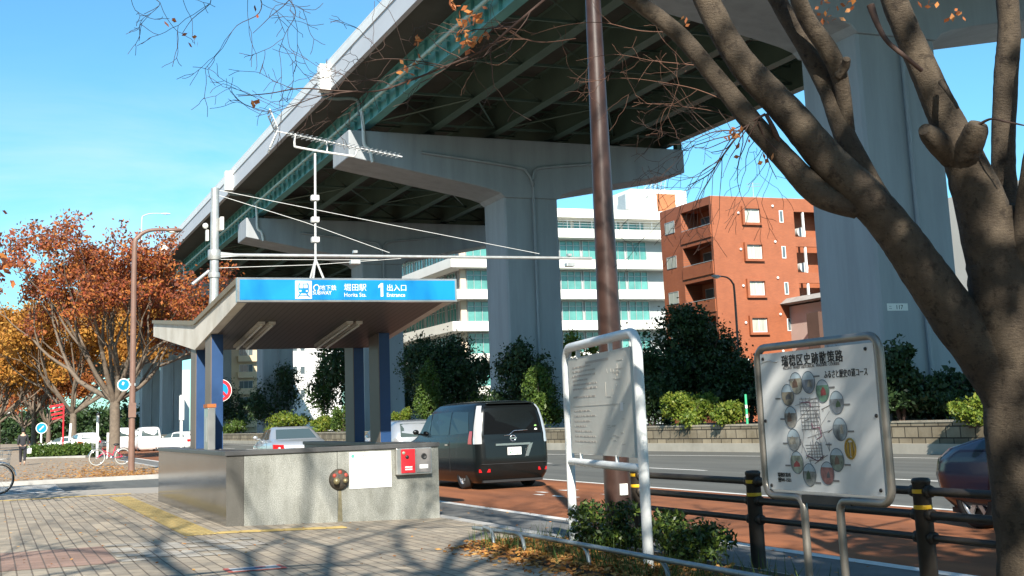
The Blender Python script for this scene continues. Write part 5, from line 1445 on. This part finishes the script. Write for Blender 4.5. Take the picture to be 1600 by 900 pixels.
# ================================================================== vegetation
def barkmat():
    m = bpy.data.materials.new('lenticel_bark'); m.use_nodes = True; n = m.node_tree; b = n.nodes['Principled BSDF']; lk = n.links.new
    t = n.nodes.new('ShaderNodeTexCoord')
    def noise(sc, st, dt=6, ro=.7):
        mp = n.nodes.new('ShaderNodeMapping'); mp.inputs['Scale'].default_value = st; lk(t.outputs['Object'], mp.inputs['Vector'])
        z = n.nodes.new('ShaderNodeTexNoise'); z.inputs['Scale'].default_value = sc; z.inputs['Detail'].default_value = dt; z.inputs['Roughness'].default_value = ro; lk(mp.outputs[0], z.inputs['Vector']); return z
    def ramp(src, stops):
        r = n.nodes.new('ShaderNodeValToRGB'); e = r.color_ramp.elements
        while len(e) < len(stops): e.new(.5)
        for i, (p, c) in enumerate(stops): e[i].position = p; e[i].color = (*c, 1)
        lk(src, r.inputs['Fac']); return r
    def mult(a, c):
        x = n.nodes.new('ShaderNodeMix'); x.data_type = 'RGBA'; x.blend_type = 'MULTIPLY'; x.inputs[0].default_value = 1; lk(a, x.inputs[6]); lk(c, x.inputs[7]); return x.outputs[2]
    base = ramp(noise(4.2, (1, 1, .7), 9).outputs['Fac'], [(.3, (.048, .036, .026)), (.5, (.092, .070, .048)), (.68, (.145, .112, .076))])
    pat = ramp(noise(11, (1, 1, 1), 5).outputs['Fac'], [(.36, (.45, .43, .42)), (.46, (1, 1, 1))])
    len_ = ramp(noise(34, (1, 1, 3.2), 3).outputs['Fac'], [(.30, (.4, .36, .33)), (.38, (1, 1, 1)), (.66, (1, 1, 1)), (.72, (1.35, 1.3, 1.2))])
    lk(mult(mult(base.outputs[0], pat.outputs[0]), len_.outputs[0]), b.inputs['Base Color'])
    h = noise(30, (1, 1, 2.5), 8, .75); bp = n.nodes.new('ShaderNodeBump'); bp.inputs['Strength'].default_value = 1.0; bp.inputs['Distance'].default_value = .022
    lk(h.outputs['Fac'], bp.inputs['Height']); lk(bp.outputs[0], b.inputs['Normal']); b.inputs['Roughness'].default_value = .85
    return m
m_bark = barkmat()
m_barkfar = M('zelkova_bark', (0.15, 0.115, 0.085), .9, 0, .3, 4)
m_twig = M('twig_bark', (0.075, 0.045, 0.035), .85, 0, .2, 4)
lf_dark = leafmat('dark_evergreen_leaf', [(.012, .028, .010), (.022, .048, .014), (.034, .066, .02), (.05, .085, .026)], .5, .12)
lf_mid = leafmat('mid_green_leaf', [(.03, .062, .012), (.055, .105, .018), (.085, .145, .024), (.12, .17, .03)], .5, .25)
lf_bright = leafmat('bright_green_leaf', [(.065, .11, .014), (.11, .175, .02), (.17, .23, .03), (.25, .26, .035)], .5, .3)
lf_orange = leafmat('orange_leaf', [(.17, .045, .018), (.27, .075, .02), (.37, .12, .022), (.42, .165, .03), (.30, .10, .04)], .7, .35)
lf_russet = leafmat('russet_leaf', [(.10, .04, .03), (.28, .08, .035), (.44, .14, .035), (.50, .20, .045), (.38, .075, .03), (.20, .08, .06)], .7, .35)
lf_yellow = leafmat('yellow_brown_leaf', [(.28, .12, .03), (.44, .21, .04), (.55, .29, .05), (.46, .17, .03)], .7, .35)
lf_fallen = leafmat('fallen_leaf', [(.30, .13, .03), (.45, .22, .05), (.52, .30, .10), (.25, .10, .03), (.40, .17, .05)], .75, .1)
lf_azalea = leafmat('azalea_leaf', [(.015, .032, .010), (.03, .06, .014), (.06, .10, .018), (.14, .19, .03)], .42, .15)
lf_grass = leafmat('grass_blade', [(.04, .08, .015), (.08, .14, .03), (.14, .19, .05)], .6, .25)

def crownmesh(seed, blobs, n, size, mat, parent, name='crown', inner=.35, clump=.0, nclump=0, shell=.5):
    rng = np.random.default_rng(seed)
    p = blob_points(rng, blobs, n, shell, clump, nclump); q = leaf_quads(rng, p, size)
    p2 = blob_points(rng, [(b[0], b[1], b[2], b[3]*.78, b[4]*.78, b[5]*.78) for b in blobs], int(n*inner), .3); q2 = leaf_quads(rng, p2, size*2.1)
    return MB().quads(q).quads(q2).build(name, mat, parent)

def envelope(seed, w_, h, k=7, cone=0.0):
    """a crown made of uneven lobes filling a width and height; base at z=0"""
    rg = random.Random(seed); out = [(0, 0, h*.46, w_*.36, w_*.36, h*.42)]
    for i in range(k):
        a = 2*PI*i/k+rg.random(); zz = h*(.2+.66*rg.random()); rr_ = w_*.5*(1-cone*zz/h)
        s = (.34+.2*rg.random())*rr_; d = rr_-s*.8
        out.append((d*math.cos(a), d*math.sin(a), zz, s, s, s*(.75+.5*rg.random())*min(1.4, h/w_)))
    if cone > .3: out.append((0, 0, h*.82, w_*.17, w_*.17, h*.2))
    return out

def shrub(name, label, cat, cx, top_, bot_, wpx, X, mat, seed, n=3500, size=.15, cone=0.0, group=None, z0=.74, trunk=True, k=7):
    B = AX(cx, bot_, X); s = pxsize(B); h = (bot_-top_)*s; w_ = wpx*s
    zb = B.z
    t = thing(name, label, cat, (B.x, B.y, z0), 0, group)
    lift = max(0, zb-z0)
    bl = [(a, b, c+lift, d, e, f) for a, b, c, d, e, f in envelope(seed, w_, h, k, cone)]
    crownmesh(seed, bl, n, size, mat, t)
    if trunk:
        rg = random.Random(seed); st = MB()
        for i in range(3):
            a = 2*PI*i/3+rg.random(); st.tube([(0.05*math.cos(a), .05*math.sin(a), -.1), (.12*w_*math.cos(a), .12*w_*math.sin(a), h*.35+lift), (.26*w_*math.cos(a), .26*w_*math.sin(a), h*.7+lift)], [.07, .05, .02], 6)
        st.build('trunk', m_twig, t)
    return t

GM = 'planting on the central reservation'
ME = [
 ('evergreen_tree', 'dark round evergreen in front of the bright white far block', 'tree', 425, 588, 692, 92, 28.0, lf_dark, 5600, .2, 0),
 ('evergreen_tree', 'tall dark evergreen filling the gap between the two pairs of blue entrance columns', 'tree', 556, 506, 694, 165, 28.5, lf_dark, 11500, .2, .1),
 ('young_tree', 'light green young tree catching the sun left of the dark gap between entrance columns', 'tree', 508, 560, 690, 44, 26.0, lf_mid, 2200, .15, .35),
 ('conifer_shrub', 'light green conical shrub right of the blue entrance columns, above the van roof', 'shrub', 671, 563, 672, 62, 25.8, lf_mid, 4200, .13, .62),
 ('evergreen_tree', 'dark leafy tree between the light conical shrub and the viaduct pier', 'tree', 702, 522, 682, 165, 29.0, lf_dark, 10500, .18, .1),
 ('evergreen_tree', 'dark evergreen standing at the foot of the viaduct pier above the van', 'tree', 818, 536, 678, 130, 27.2, lf_dark, 5200, .16, .35),
 ('conifer_shrub', 'rounded yellow green shrub just right of the black van', 'shrub', 846, 580, 684, 84, 25.3, lf_mid, 5200, .12, .5),
 ('evergreen_tree', 'large black green domed tree right of the white notice frame', 'tree', 1082, 474, 668, 225, 29.5, lf_dark, 17000, .16, .25),
 ('evergreen_tree', 'mid green bushy evergreen directly behind the right leg of the notice frame', 'tree', 1020, 545, 668, 105, 26.6, lf_dark, 5200, .14, .35),
 ('low_shrub', 'bright yellow green low shrub beneath the large domed tree', 'shrub', 1082, 616, 670, 92, 25.9, lf_bright, 4200, .11, 0),
 ('low_shrub', 'bright green low shrub next to the green and white marker stick', 'shrub', 1140, 622, 669, 62, 25.9, lf_bright, 3000, .11, 0),
 ('evergreen_tree', 'small loose evergreen standing in front of the massive numbered pier', 'tree', 1408, 514, 640, 72, 26.6, lf_dark, 2400, .14, .1),
 ('dark_hedge', 'long black green hedge in shade behind the stone wall right of the map board', 'hedge', 1465, 580, 668, 240, 28.0, lf_dark, 8500, .15, 0),
 ('low_shrub', 'sunlit yellow green shrub behind the nose of the blue hatchback', 'shrub', 1520, 618, 664, 72, 25.9, lf_bright, 3000, .10, 0),
 ('low_shrub', 'clipped olive green low shrub left of the silver sedan', 'shrub', 366, 664, 692, 44, 25.0, lf_mid, 1800, .15, 0),
 ('low_shrub', 'bright low shrub showing just above the roof of the silver sedan', 'shrub', 452, 656, 690, 74, 24.8, lf_bright, 2600, .15, 0),
 ('low_shrub', 'bright low shrub right of the silver sedan roof', 'shrub', 508, 658, 690, 48, 24.8, lf_bright, 1800, .15, 0),
 ('low_shrub', 'loose green shrub at the base of the dark tree beside the brown column', 'shrub', 536, 648, 692, 40, 24.8, lf_mid, 1800, .14, 0),
 ('low_shrub', 'round yellowish shrub between the blue column foot and the van', 'shrub', 627, 650, 688, 36, 24.9, lf_bright, 1800, .12, 0),
 ('evergreen_tree', 'dark tree mass under the viaduct left of the white far block', 'tree', 362, 608, 692, 84, 29.0, lf_dark, 4500, .2, 0),
 ('evergreen_tree', 'dark evergreen between the entrance columns and the viaduct pier, set far back', 'tree', 615, 545, 690, 120, 33.0, lf_dark, 6500, .2, .1),
 ('evergreen_tree', 'dark shrubby tree closing the view beside the large domed tree, before the orange apartments', 'tree', 1172, 560, 668, 95, 31.0, lf_dark, 3000, .16, .2),
 ('evergreen_tree', 'dark understorey shrub behind the map board', 'tree', 1290, 585, 668, 240, 31.0, lf_dark, 8500, .16, 0),
]
for i, (nm, lb, ct_, cx, tp_, bt, wpx, X, mt, n, sz, cone) in enumerate(ME):
    shrub(nm, lb, ct_, cx, tp_, bt, wpx, X, mt, 100+i, n, sz, cone, GM)
shrub('street_tree', 'pale sunlit tree across the avenue seen between the pier and the dark tree', 'tree', 748, 590, 690, 60, 44.5, lf_bright, 201, 2200, .22, 0, None, 0)
shrub('street_tree', 'yellow green tree top across the avenue showing through the notice frame', 'tree', 912, 520, 690, 62, 44.5, lf_bright, 202, 2600, .22, 0, None, 0)

def seeded_tree(name, label, base, seed, h_trunk, r0, L0, maxlvl, leafmat_, nleaf, lsize, spread=.28, up=.18, nl=6, first=(28, 46), shrink=.74, jit=.28, bark=None, group=None, rshrink=.6, cat='tree', zmax=None):
    rng = np.random.default_rng(seed); t = thing(name, label, cat, base, 0, group); segs = []; tips = []
    segs.append((0, [Vector((0, 0, -.2)), Vector((0, 0, .15)), Vector((.02, .03, h_trunk*.5)), Vector((0, .05, h_trunk))], [r0*1.5, r0*1.12, r0, r0*.92]))
    for i in range(nl):
        a = 2*PI*i/nl+rng.normal()*.25; tilt = R(rng.uniform(*first))
        d = Vector((math.cos(a)*math.sin(tilt), math.sin(a)*math.sin(tilt), math.cos(tilt)))
        grow(rng, Vector((0, .05, h_trunk-.35*rng.random())), d, L0*rng.uniform(.85, 1.15), r0*rng.uniform(.42, .6), 1, maxlvl, segs, tips, (2, 3), (16, 36), shrink, up, .09, rshrink)
    wood(segs).build('trunk', bark or m_barkfar, t)  # trunk mesh also carries every limb and branch
    if nleaf:
        T_ = np.array([tuple(p) for p in tips]); p = T_[rng.integers(0, len(T_), nleaf)]+rng.normal(size=(nleaf, 3))*np.array([jit, jit, jit*.6])
        if zmax: p = p[p[:, 2] > zmax]
        MB().quads(leaf_quads(rng, p, lsize)).build('crown', leafmat_, t)
    return t
GA = 'autumn street trees along the pavement'
a0 = AZ(178, 717, -.05)
seeded_tree('autumn_tree', 'big orange leaved zelkova with a bare grey trunk beside the brown street lamp', (a0.x, a0.y, -.05), 11, 3.3, .30, 3.45, 5, lf_russet, 27000, .23, first=(16, 74), nl=11, group=GA, jit=.27)
a1 = AZ(113, 706, -.05)
seeded_tree('autumn_tree', 'yellow brown leaved tree behind the clipped hedge', (a1.x, a1.y, -.05), 23, 3.2, .30, 3.9, 5, lf_yellow, 36000, .32, first=(25, 82), nl=10, group=GA, jit=.4)
a2 = AZ(52, 702, -.05)
seeded_tree('autumn_tree', 'orange brown tree farther down the pavement behind the walking person', (a2.x, a2.y, -.05), 31, 3.6, .3, 3.3, 4, lf_orange, 16000, .42, first=(20, 66), nl=8, group=GA, jit=.5)
a3 = AD(10, 700, 150)
seeded_tree('autumn_tree', 'most distant brown street tree at the left edge of the frame', (a3.x-1, a3.y, -.05), 37, 3.6, .3, 3.2, 4, lf_yellow, 7000, .5, first=(20, 60), nl=7, group=GA, jit=.5)
for (x, y, d, sd_, lb, mt_) in [(75, 700, 175, 41, 'brown leaved street tree beyond the red banner pole', lf_orange), (-8, 700, 125, 43, 'yellow street tree cut by the left edge of the frame', lf_yellow), (36, 698, 205, 47, 'faint far autumn tree behind the walking person and the hedge end', lf_russet)]:
    q_ = AD(x, y, d); seeded_tree('autumn_tree', lb, (q_.x, q_.y, -.05), sd_, 3.0, .3, 3.3, 4, mt_, 11000, .5, first=(20, 78), nl=9, group=GA, jit=.6)
bl_ = []
for i in range(16):
    q_ = AD(-60+i*17, 690, 250+12*(i % 3)); bl_.append((q_.x, q_.y, 2.2+(i*7 % 5)*.5, 5.5, 4, 3.2+(i*5 % 4)*.8))
tag(crownmesh(88, bl_, 9000, .7, lf_dark, None, 'distant_trees'), 'dark distant tree line closing the far end of the street', 'trees', kind='stuff')
# clipped hedge on the far pavement
h0, h1 = AZ(52, 716, 0), AZ(142, 713, 0)
hd = thing('clipped_hedge', 'low clipped green hedge running along the far pavement in front of the parked cars', 'hedge', ((h0.x+h1.x)/2, (h0.y+h1.y)/2, -.03))
L_ = Vector((h1.x-h0.x, h1.y-h0.y, 0)); bl = []
for i in range(11):
    p = L_*(i/10-.5); bl.append((p.x, p.y, .42, .7, .8, .46))
crownmesh(61, bl, 6500, .16, lf_mid, hd)
MB().obox((0, 0, .04), L_/2*1.08, Vector((-L_.y, L_.x, 0)).normalized()*.9, (0, 0, .07)).build('kerb', m_concrete, hd)

# ------------------------------------------------------------------ the big street tree at the right
D0 = 9.0
def P9(x, y, d=D0): v = AD(x, y, d); return v
nb0 = AD(1602, 960, D0)
bt = thing('leaning_street_tree', 'large bare street tree at the right with smooth mottled leaning limbs and a dark trunk', 'tree', (nb0.x, nb0.y, -.05))
OB = Vector((nb0.x, nb0.y, -.05))
from mathutils import noise as mnoise
def limb(pts, name='limb', k=10, n=22, mat=m_bark):
    out = []
    for p in pts:
        x, y, w_ = p[:3]; d = p[3] if len(p) > 3 else D0
        v = AD(x, y, d)-OB; out.append((v.x, v.y, v.z, w_*.455*d/CAM_F))
    sp_ = smoothpath(out, k)
    rng = np.random.default_rng(int(pts[0][0]*7+pts[0][1])); rad = [p[3]*(1+.005*rng.normal()) for p in sp_]
    mb = MB().tube([p[:3] for p in sp_], rad, n)
    out2 = []
    for i, v in enumerate(mb.v):
        ci = min(i//n, len(sp_)-1); c = Vector(sp_[ci][:3]); v = Vector(v); q = v+OB
        a = .05*mnoise.noise(q*4)+.03*mnoise.noise(q*12)+.022*mnoise.noise(q*34); a += .16*max(0, mnoise.noise(q*2.3+Vector((7, 3, 1)))-.42)
        out2.append(tuple(c+(v-c)*(1+a)) if i < n*len(sp_) else tuple(v))
    m_ = n*len(sp_); out2[m_:m_+n] = out2[:n]; out2[m_+n:m_+2*n] = out2[m_-n:m_]
    mb.v = out2
    return mb.build(name, mat, bt)
limb([(1634, 1030, 190), (1624, 960, 150), (1616, 860, 124), (1600, 740, 116), (1592, 620, 122), (1582, 520, 132), (1572, 440, 128), (1558, 370, 108), (1548, 325, 84)], 'trunk', n=18)
limb([(1612, 700, 95), (1560, 585, 92), (1500, 505, 86), (1440, 420, 79), (1396, 358, 72), (1350, 306, 68), (1292, 248, 62), (1234, 179, 57), (1171, 112, 50), (1136, 62, 46), (1104, 0, 44), (1078, -60, 42), (1050, -140, 38)])
limb([(1340, 325, 40), (1280, 302, 46), (1228, 250, 41), (1171, 186, 37), (1119, 122, 33), (1061, 54, 30), (997, 4, 27), (950, -25, 24), (880, -60, 20)])
limb([(1400, 345, 30, 9.05), (1352, 272, 38, 9.15), (1321, 214, 37, 9.2), (1295, 144, 34, 9.25), (1263, 81, 32, 9.3), (1228, 23, 30, 9.35), (1200, -30, 28, 9.4), (1160, -120, 22, 9.5)])
limb([(1326, 205, 22, 9.2), (1312, 122, 30, 9.15), (1294, 78, 33, 9.1), (1263, 33, 30, 9.05), (1245, -10, 28, 9), (1228, -90, 22, 9)])
limb([(1570, 480, 98), (1540, 345, 92), (1512, 262, 74), (1490, 212, 62), (1466, 160, 54), (1445, 112, 50), (1421, 58, 46), (1396, -4, 44), (1370, -90, 38)])
limb([(1582, 420, 60, 9.1), (1570, 300, 44, 9.2), (1568, 220, 40, 9.2), (1572, 120, 40, 9.2), (1577, 50, 38, 9.2), (1572, -20, 36, 9.2), (1560, -120, 30, 9.2)])
limb([(1600, 480, 60, 8.9), (1606, 360, 50, 8.8), (1622, 240, 46, 8.7), (1640, 120, 40, 8.6), (1650, 0, 36, 8.6)])
limb([(1486, 250, 34, 8.97), (1468, 226, 42, 8.9), (1452, 210, 34, 8.82), (1444, 202, 22, 8.78)], 'burl', n=12)
limb([(1505, 250, 50, 8.95), (1518, 222, 44, 8.8), (1526, 202, 40, 8.72), (1529, 193, 30, 8.7)], 'stub', n=12)
limb([(1310, 118, 18, 9.1), (1320, 104, 16, 9.05), (1323, 92, 13, 9.0)], 'stub', n=10)
limb([(1470, 128, 10, 8.8), (1480, 142, 8, 8.7), (1492, 160, 7, 8.65), (1496, 168, 6, 8.6)], 'stub', n=8)
limb([(1360, 8, 14, 8.9), (1372, 40, 10, 8.85), (1388, 66, 9, 8.8), (1416, 90, 8, 8.75), (1440, 110, 8, 8.8)], 'twig', n=8, mat=m_twig)
limb([(1528, 196, 6, 8.7), (1548, 186, 4, 8.6), (1572, 190, 4, 8.5), (1600, 196, 3, 8.4)], 'twig', n=6, mat=m_twig)

# twigs: fine sprays that hang from given points
def spray(parent, O, starts, seed, mat=m_twig, name='twig', lv=3, wob=.16, up=-.02):
    rng = np.random.default_rng(seed); segs = []; tips = []
    for (pts, L_, r_, d_) in starts:
        sp_ = smoothpath(pts, 4); V_ = [Vector(p[:3]) for p in sp_]; n_ = len(V_)
        segs.append((2, V_, [r_*(1-.72*i/(n_-1)) for i in range(n_)]))
        for i in range(2, n_, 1):
            if rng.random() < d_:
                t_ = (V_[i]-V_[i-1]).normalized(); o = t_.orthogonal(); b = t_.cross(o); a = rng.random()*2*PI
                nd = (t_*math.cos(.7)+(o*math.cos(a)+b*math.sin(a))*math.sin(.7)).normalized()
                grow(rng, V_[i], nd, L_*rng.uniform(.6, 1.1), r_*(1-.72*i/(n_-1))*.6, 3, 3+lv-1, segs, tips, (1, 3), (18, 44), .66, up, wob, .6)
    wood([(l, p, r) for l, p, r in segs], .0018).build(name, mat, parent)
    return tips
def pl(pts, d, O): return [tuple(AD(x, y, d+(i*.04))-O) for i, (x, y) in enumerate(pts)]
tips1 = spray(bt, OB, [
  (pl([(905, -45), (850, 0), (800, 42), (755, 78), (690, 106), (640, 126), (590, 142), (530, 142), (470, 138), (420, 146), (372, 150)], 8.0, OB), .32, .011, .42),
  (pl([(700, 104), (650, 95), (600, 92), (560, 100)], 8.1, OB), .25, .005, .6),
  (pl([(560, 142), (500, 150), (450, 168), (400, 182)], 8.2, OB), .25, .005, .7)], 5)
limb([(990, -2, 26, 9.0), (960, -28, 18, 8.7), (930, -42, 13, 8.3), (905, -45, 8, 8.0)], 'limb', n=8)
tips2 = spray(bt, OB, [
  (pl([(1196, 178), (1172, 192), (1150, 215), (1128, 245), (1108, 272), (1075, 290)], 8.9, OB), .42, .011, .9),
  (pl([(1185, 190), (1196, 222), (1200, 250), (1214, 280)], 8.9, OB), .36, .008, .9),
  (pl([(1160, 205), (1120, 205), (1080, 222), (1058, 250)], 9.0, OB), .3, .006, .9)], 6)
limb([(1222, 235, 12, 9.0), (1208, 200, 9, 8.9), (1196, 178, 7, 8.9)], 'twig', n=7, mat=m_twig)
m_redtwig = M('reddish_twig', (0.15, 0.075, 0.05), .85, 0, .2, 4)
spray(bt, OB, [
  (pl([(1108, 105), (1070, 100), (1020, 95), (960, 85), (900, 95)], 10.5, OB), .36, .005, .36),
  (pl([(1150, 165), (1090, 140), (1030, 128), (970, 122), (905, 130)], 10.6, OB), .36, .005, .36),
  (pl([(1060, 50), (1000, 48), (940, 35), (880, 40), (830, 55)], 10.4, OB), .36, .005, .36),
  (pl([(1180, 200), (1120, 175), (1050, 165), (990, 160)], 10.7, OB), .3, .0045, .36),
  (pl([(900, 60), (850, 66), (800, 60), (745, 75)], 10.6, OB), .34, .005, .4)], 9, m_redtwig, 'twig', 3, .2)
# the last leaves still holding on
rng = np.random.default_rng(4); lp = []
for (x, y, d, n_, s_) in [(724, 30, 8.05, 20, .05), (740, 52, 8.05, 14, .05), (730, 66, 8.05, 10, .04), (746, 66, 8.05, 8, .04), (738, 20, 8.0, 6, .03), (632, 112, 8.1, 6, .03), (652, 62, 8.1, 5, .02), (655, 92, 8.1, 4, .02), (1146, 216, 8.9, 14, .045), (1138, 212, 8.9, 6, .03), (1195, 246, 8.9, 5, .02), (1277, 7, 9.2, 7, .03), (1322, 8, 9.2, 7, .03), (1452, 6, 8.8, 7, .03), (1496, 22, 8.8, 6, .03), (1300, 24, 9.2, 8, .04), (705, 3, 8.0, 5, .03), (400, 162, 8.3, 5, .02), (1066, 36, 10.4, 4, .03)]:
    c = np.array(AD(x, y, d)-OB); MB().quads(leaf_quads(rng, c+rng.normal(size=(n_, 3))*s_, .055, .6, .6)).build('leaf_cluster', leafmat('clinging_leaf', [(.55, .20, .06), (.70, .32, .12), (.45, .13, .05), (.62, .26, .07)], .6, .35), bt)
# upper crown above the frame, bare
segs = []; tips = []; rng = np.random.default_rng(77)
for (x, y, d, dx) in [(1050, -140, 9, (-.55, .25, .8)), (1160, -120, 9.5, (-.3, .5, .8)), (1228, -90, 9, (-.1, -.2, 1)), (1370, -90, 9, (-.2, -.4, .9)), (1560, -120, 9.2, (.3, .2, .9)), (1650, 0, 8.6, (.6, -.2, .8))]:
    grow(rng, AD(x, y, d)-OB, Vector(dx), 1.7, .075, 1, 4, segs, tips, (2, 3), (20, 42), .74, .08, .12, .62)
wood(segs).build('branch', m_bark, bt)
T_ = np.array([tuple(p) for p in tips]); p = T_[rng.integers(0, len(T_), 900)]+rng.normal(size=(900, 3))*.12
MB().quads(leaf_quads(rng, p, .07)).build('crown', MATS['clinging_leaf'], bt)

# ------------------------------------------------------------------ street trees beside and behind the viewpoint: their branches shade the pavement
s1 = seeded_tree('bare_street_tree', 'bare street tree whose outermost twigs hang into the top of the sky', (-4.8, 4.4, 0), 51, 4.0, .18, 2.4, 4, lf_orange, 500, .07, first=(14, 48), nl=7, bark=m_bark, jit=.1, shrink=.76, up=.06)
O1 = Vector((-4.8, 4.4, 0))
for (tx, ty, d_) in [(300, -70, 7.4), (180, -60, 7.3), (120, -50, 7.3), (330, -60, 7.5), (420, -60, 7.4)]:
    e_ = AD(tx, ty, d_)-O1; MB().tube([p[:3] for p in smoothpath([(0, .05, 3.9), (e_.x*.35, e_.y*.3, 4.9), (e_.x*.75, e_.y*.75, e_.z+.5), tuple(e_)], 4)], [.06-.0035*i for i in range(13)], 6).build('limb', m_bark, s1)
spray(s1, O1, [
  (pl([(300, -70), (380, -35), (452, -8), (420, 28), (395, 52)], 7.4, O1), .28, .005, .24),
  (pl([(180, -60), (270, -22), (330, -2), (300, 30), (285, 52)], 7.3, O1), .26, .0045, .24),
  (pl([(120, -50), (200, -18), (250, 4), (225, 22)], 7.3, O1), .26, .0045, .26),
  (pl([(330, -60), (400, -12), (405, 20), (370, 40), (352, 68)], 7.5, O1), .26, .0045, .26),
  (pl([(420, -60), (446, -10), (462, 20), (446, 52), (436, 80)], 7.4, O1), .22, .004, .28)], 15)
rng = np.random.default_rng(14)
MB().quads(leaf_quads(rng, np.concatenate([np.array(AD(x, y, 7.4)-O1)+rng.normal(size=(n_, 3))*.02 for x, y, n_ in [(304, 62, 7), (270, 34, 3), (398, 20, 2)]]), .045, .6, .6)).build('leaf_cluster', lf_russet, s1)
s2 = seeded_tree('shade_tree', 'leafy street tree behind the viewpoint shading the map board', (3.3, -2.8, 0), 57, 3.3, .2, 2.8, 4, lf_russet, 6000, .27, first=(24, 60), nl=8, bark=m_bark, jit=.28, up=.06)
s3 = seeded_tree('shade_tree', 'leafy street tree left of the frame shading the side road crossing', (-4.6, 28.2, 0), 63, 2.8, .2, 2.2, 4, lf_russet, 9000, .22, first=(24, 60), nl=8, bark=m_bark, jit=.35, up=.06)

s4 = seeded_tree('bare_street_tree', 'tall bare street tree behind the viewpoint casting branch shadows on the granite wall', (-2.0, -2.4, 0), 68, 7.4, .22, 4.3, 5, lf_orange, 300, .07, first=(12, 42), nl=7, bark=m_bark, jit=.1, up=.1)
# ------------------------------------------------------------------ planting bed
GB_ = 'azalea shrubs in the planting bed'
def azalea(label, cx, top_, bot_, wpx, X, seed, n):
    B = AX(cx, bot_, X); s = pxsize(B); h = (bot_-top_)*s; w_ = wpx*s
    t = thing('azalea_shrub', label, 'shrub', (B.x, B.y, -.03), 0, GB_)
    rng = np.random.default_rng(seed); lift = max(0, B.z+.03)
    bl = [(a, b*1.5, c+lift*.6, d, e*1.5, f) for a, b, c, d, e, f in envelope(seed, w_, h, 9, 0)]
    p = blob_points(rng, bl, n, .35); MB().quads(leaf_quads(rng, p, .062, .42)).build('crown', lf_azalea, t)
    st = MB()
    for i in range(26):
        q = p[rng.integers(0, n)]; st.tube([(q[0]*.15, q[1]*.15, -.02), (q[0]*.6, q[1]*.6, q[2]*.5), tuple(q)], [.008, .006, .003], 4)
    st.build('stem', m_twig, t)
azalea('dark green azalea shrub between the legs of the white notice frame', 948, 786, 862, 105, 6.05, 71, 2600)
azalea('glossy azalea shrub with yellowed tips right of the white notice frame leg', 1078, 806, 880, 125, 6.15, 72, 2600)
azalea('thin upright azalea sprout behind the notice frame, leaning by the fence', 1046, 788, 850, 60, 6.4, 73, 900)
# grass and fallen leaves: nobody could count them
rng = np.random.default_rng(81); n = 1500
bx = np.where(rng.random(n) < .5, rng.uniform(5.15, 6.4, n), rng.normal(5.4, .14, n)); by = rng.uniform(5.5, 14.3, n); ht = rng.uniform(.06, .24, n); a = rng.uniform(0, 2*PI, n)
ln_ = rng.normal(size=(n, 2))*.06; wv = np.stack([np.cos(a), np.sin(a)], 1)*.006
b3 = np.stack([bx, by, np.full(n, -.03)], 1)
q = np.stack([b3+np.c_[wv, np.zeros(n)], b3-np.c_[wv, np.zeros(n)], b3+np.c_[ln_-wv*.2, ht], b3+np.c_[ln_+wv*.2, ht]], 1)
tag(MB().quads(q).build('grass', lf_grass), 'thin grass tufts sprouting in the planting bed along the low rail', 'grass', kind='stuff')
n = 5200; fx_ = rng.normal(5.45, .32, n); fy_ = rng.uniform(9.2, 14.2, n); keep = (fx_ > 4.5) & (fx_ < 6.4); fx_, fy_ = fx_[keep], fy_[keep]
edge_ok = rng.random(len(fx_)) < np.clip((fx_-4.4)/.6, .05, 1); fx_, fy_ = fx_[edge_ok], fy_[edge_ok]
fz_ = np.where(fx_ > 5.1, -.01, -.045)+rng.random(len(fx_))*.035+.004
pts = np.stack([fx_, fy_, fz_], 1)
q1 = leaf_quads(rng, pts, .075, .6); q1[:, :, 2] = pts[:, None, 2]+(q1[:, :, 2]-pts[:, None, 2])*.4
tag(MB().quads(q1).build('fallen_leaves', lf_fallen), 'drift of orange brown fallen leaves along the low rail', 'leaves', kind='stuff')
n = 420; sx = rng.uniform(-1, 6.3, n); sy = rng.uniform(6, 30, n); pts = np.stack([sx, sy, np.array([pz(x) for x in sx])+.012], 1)
q2 = leaf_quads(rng, pts, .06, .6); q2[:, :, 2] = pts[:, None, 2]+(q2[:, :, 2]-pts[:, None, 2])*.25
n = 3000; sx = np.where(rng.random(n) < .6, rng.normal(4.3, 1.0, n), rng.uniform(-2, 6.4, n)); sy = 43.9+rng.gamma(1.2, 6, n); sx = np.clip(sx, -4, 6.4); pts = np.stack([sx, sy, np.array([pz(x) for x in sx])+.02], 1)
q3 = leaf_quads(rng, pts, .12, .7); q3[:, :, 2] = pts[:, None, 2]+(q3[:, :, 2]-pts[:, None, 2])*.25
n = 260; sx = rng.uniform(6.72, 8.3, n); sy = rng.uniform(10, 45, n); pts = np.stack([sx, sy, np.full(n, ZR+.02)], 1)
q4 = leaf_quads(rng, pts, .06, .6); q4[:, :, 2] = pts[:, None, 2]+(q4[:, :, 2]-pts[:, None, 2])*.25
tag(MB().quads(np.concatenate([q2, q3, q4])).build('scattered_leaves', lf_fallen), 'scattered dry leaves on the pavement and gutter', 'leaves', kind='stuff')
# small bare tree in front of the numbered pier
bb_ = AX(1326, 600, 26.3)
seeded_tree('bare_sapling', 'small bare leafless tree silhouetted against the massive numbered pier', (bb_.x, bb_.y, .74), 91, max(.6, bb_.z-.9), .05, .75, 4, None, 0, .1, first=(20, 60), nl=5, bark=m_twig, up=.1)
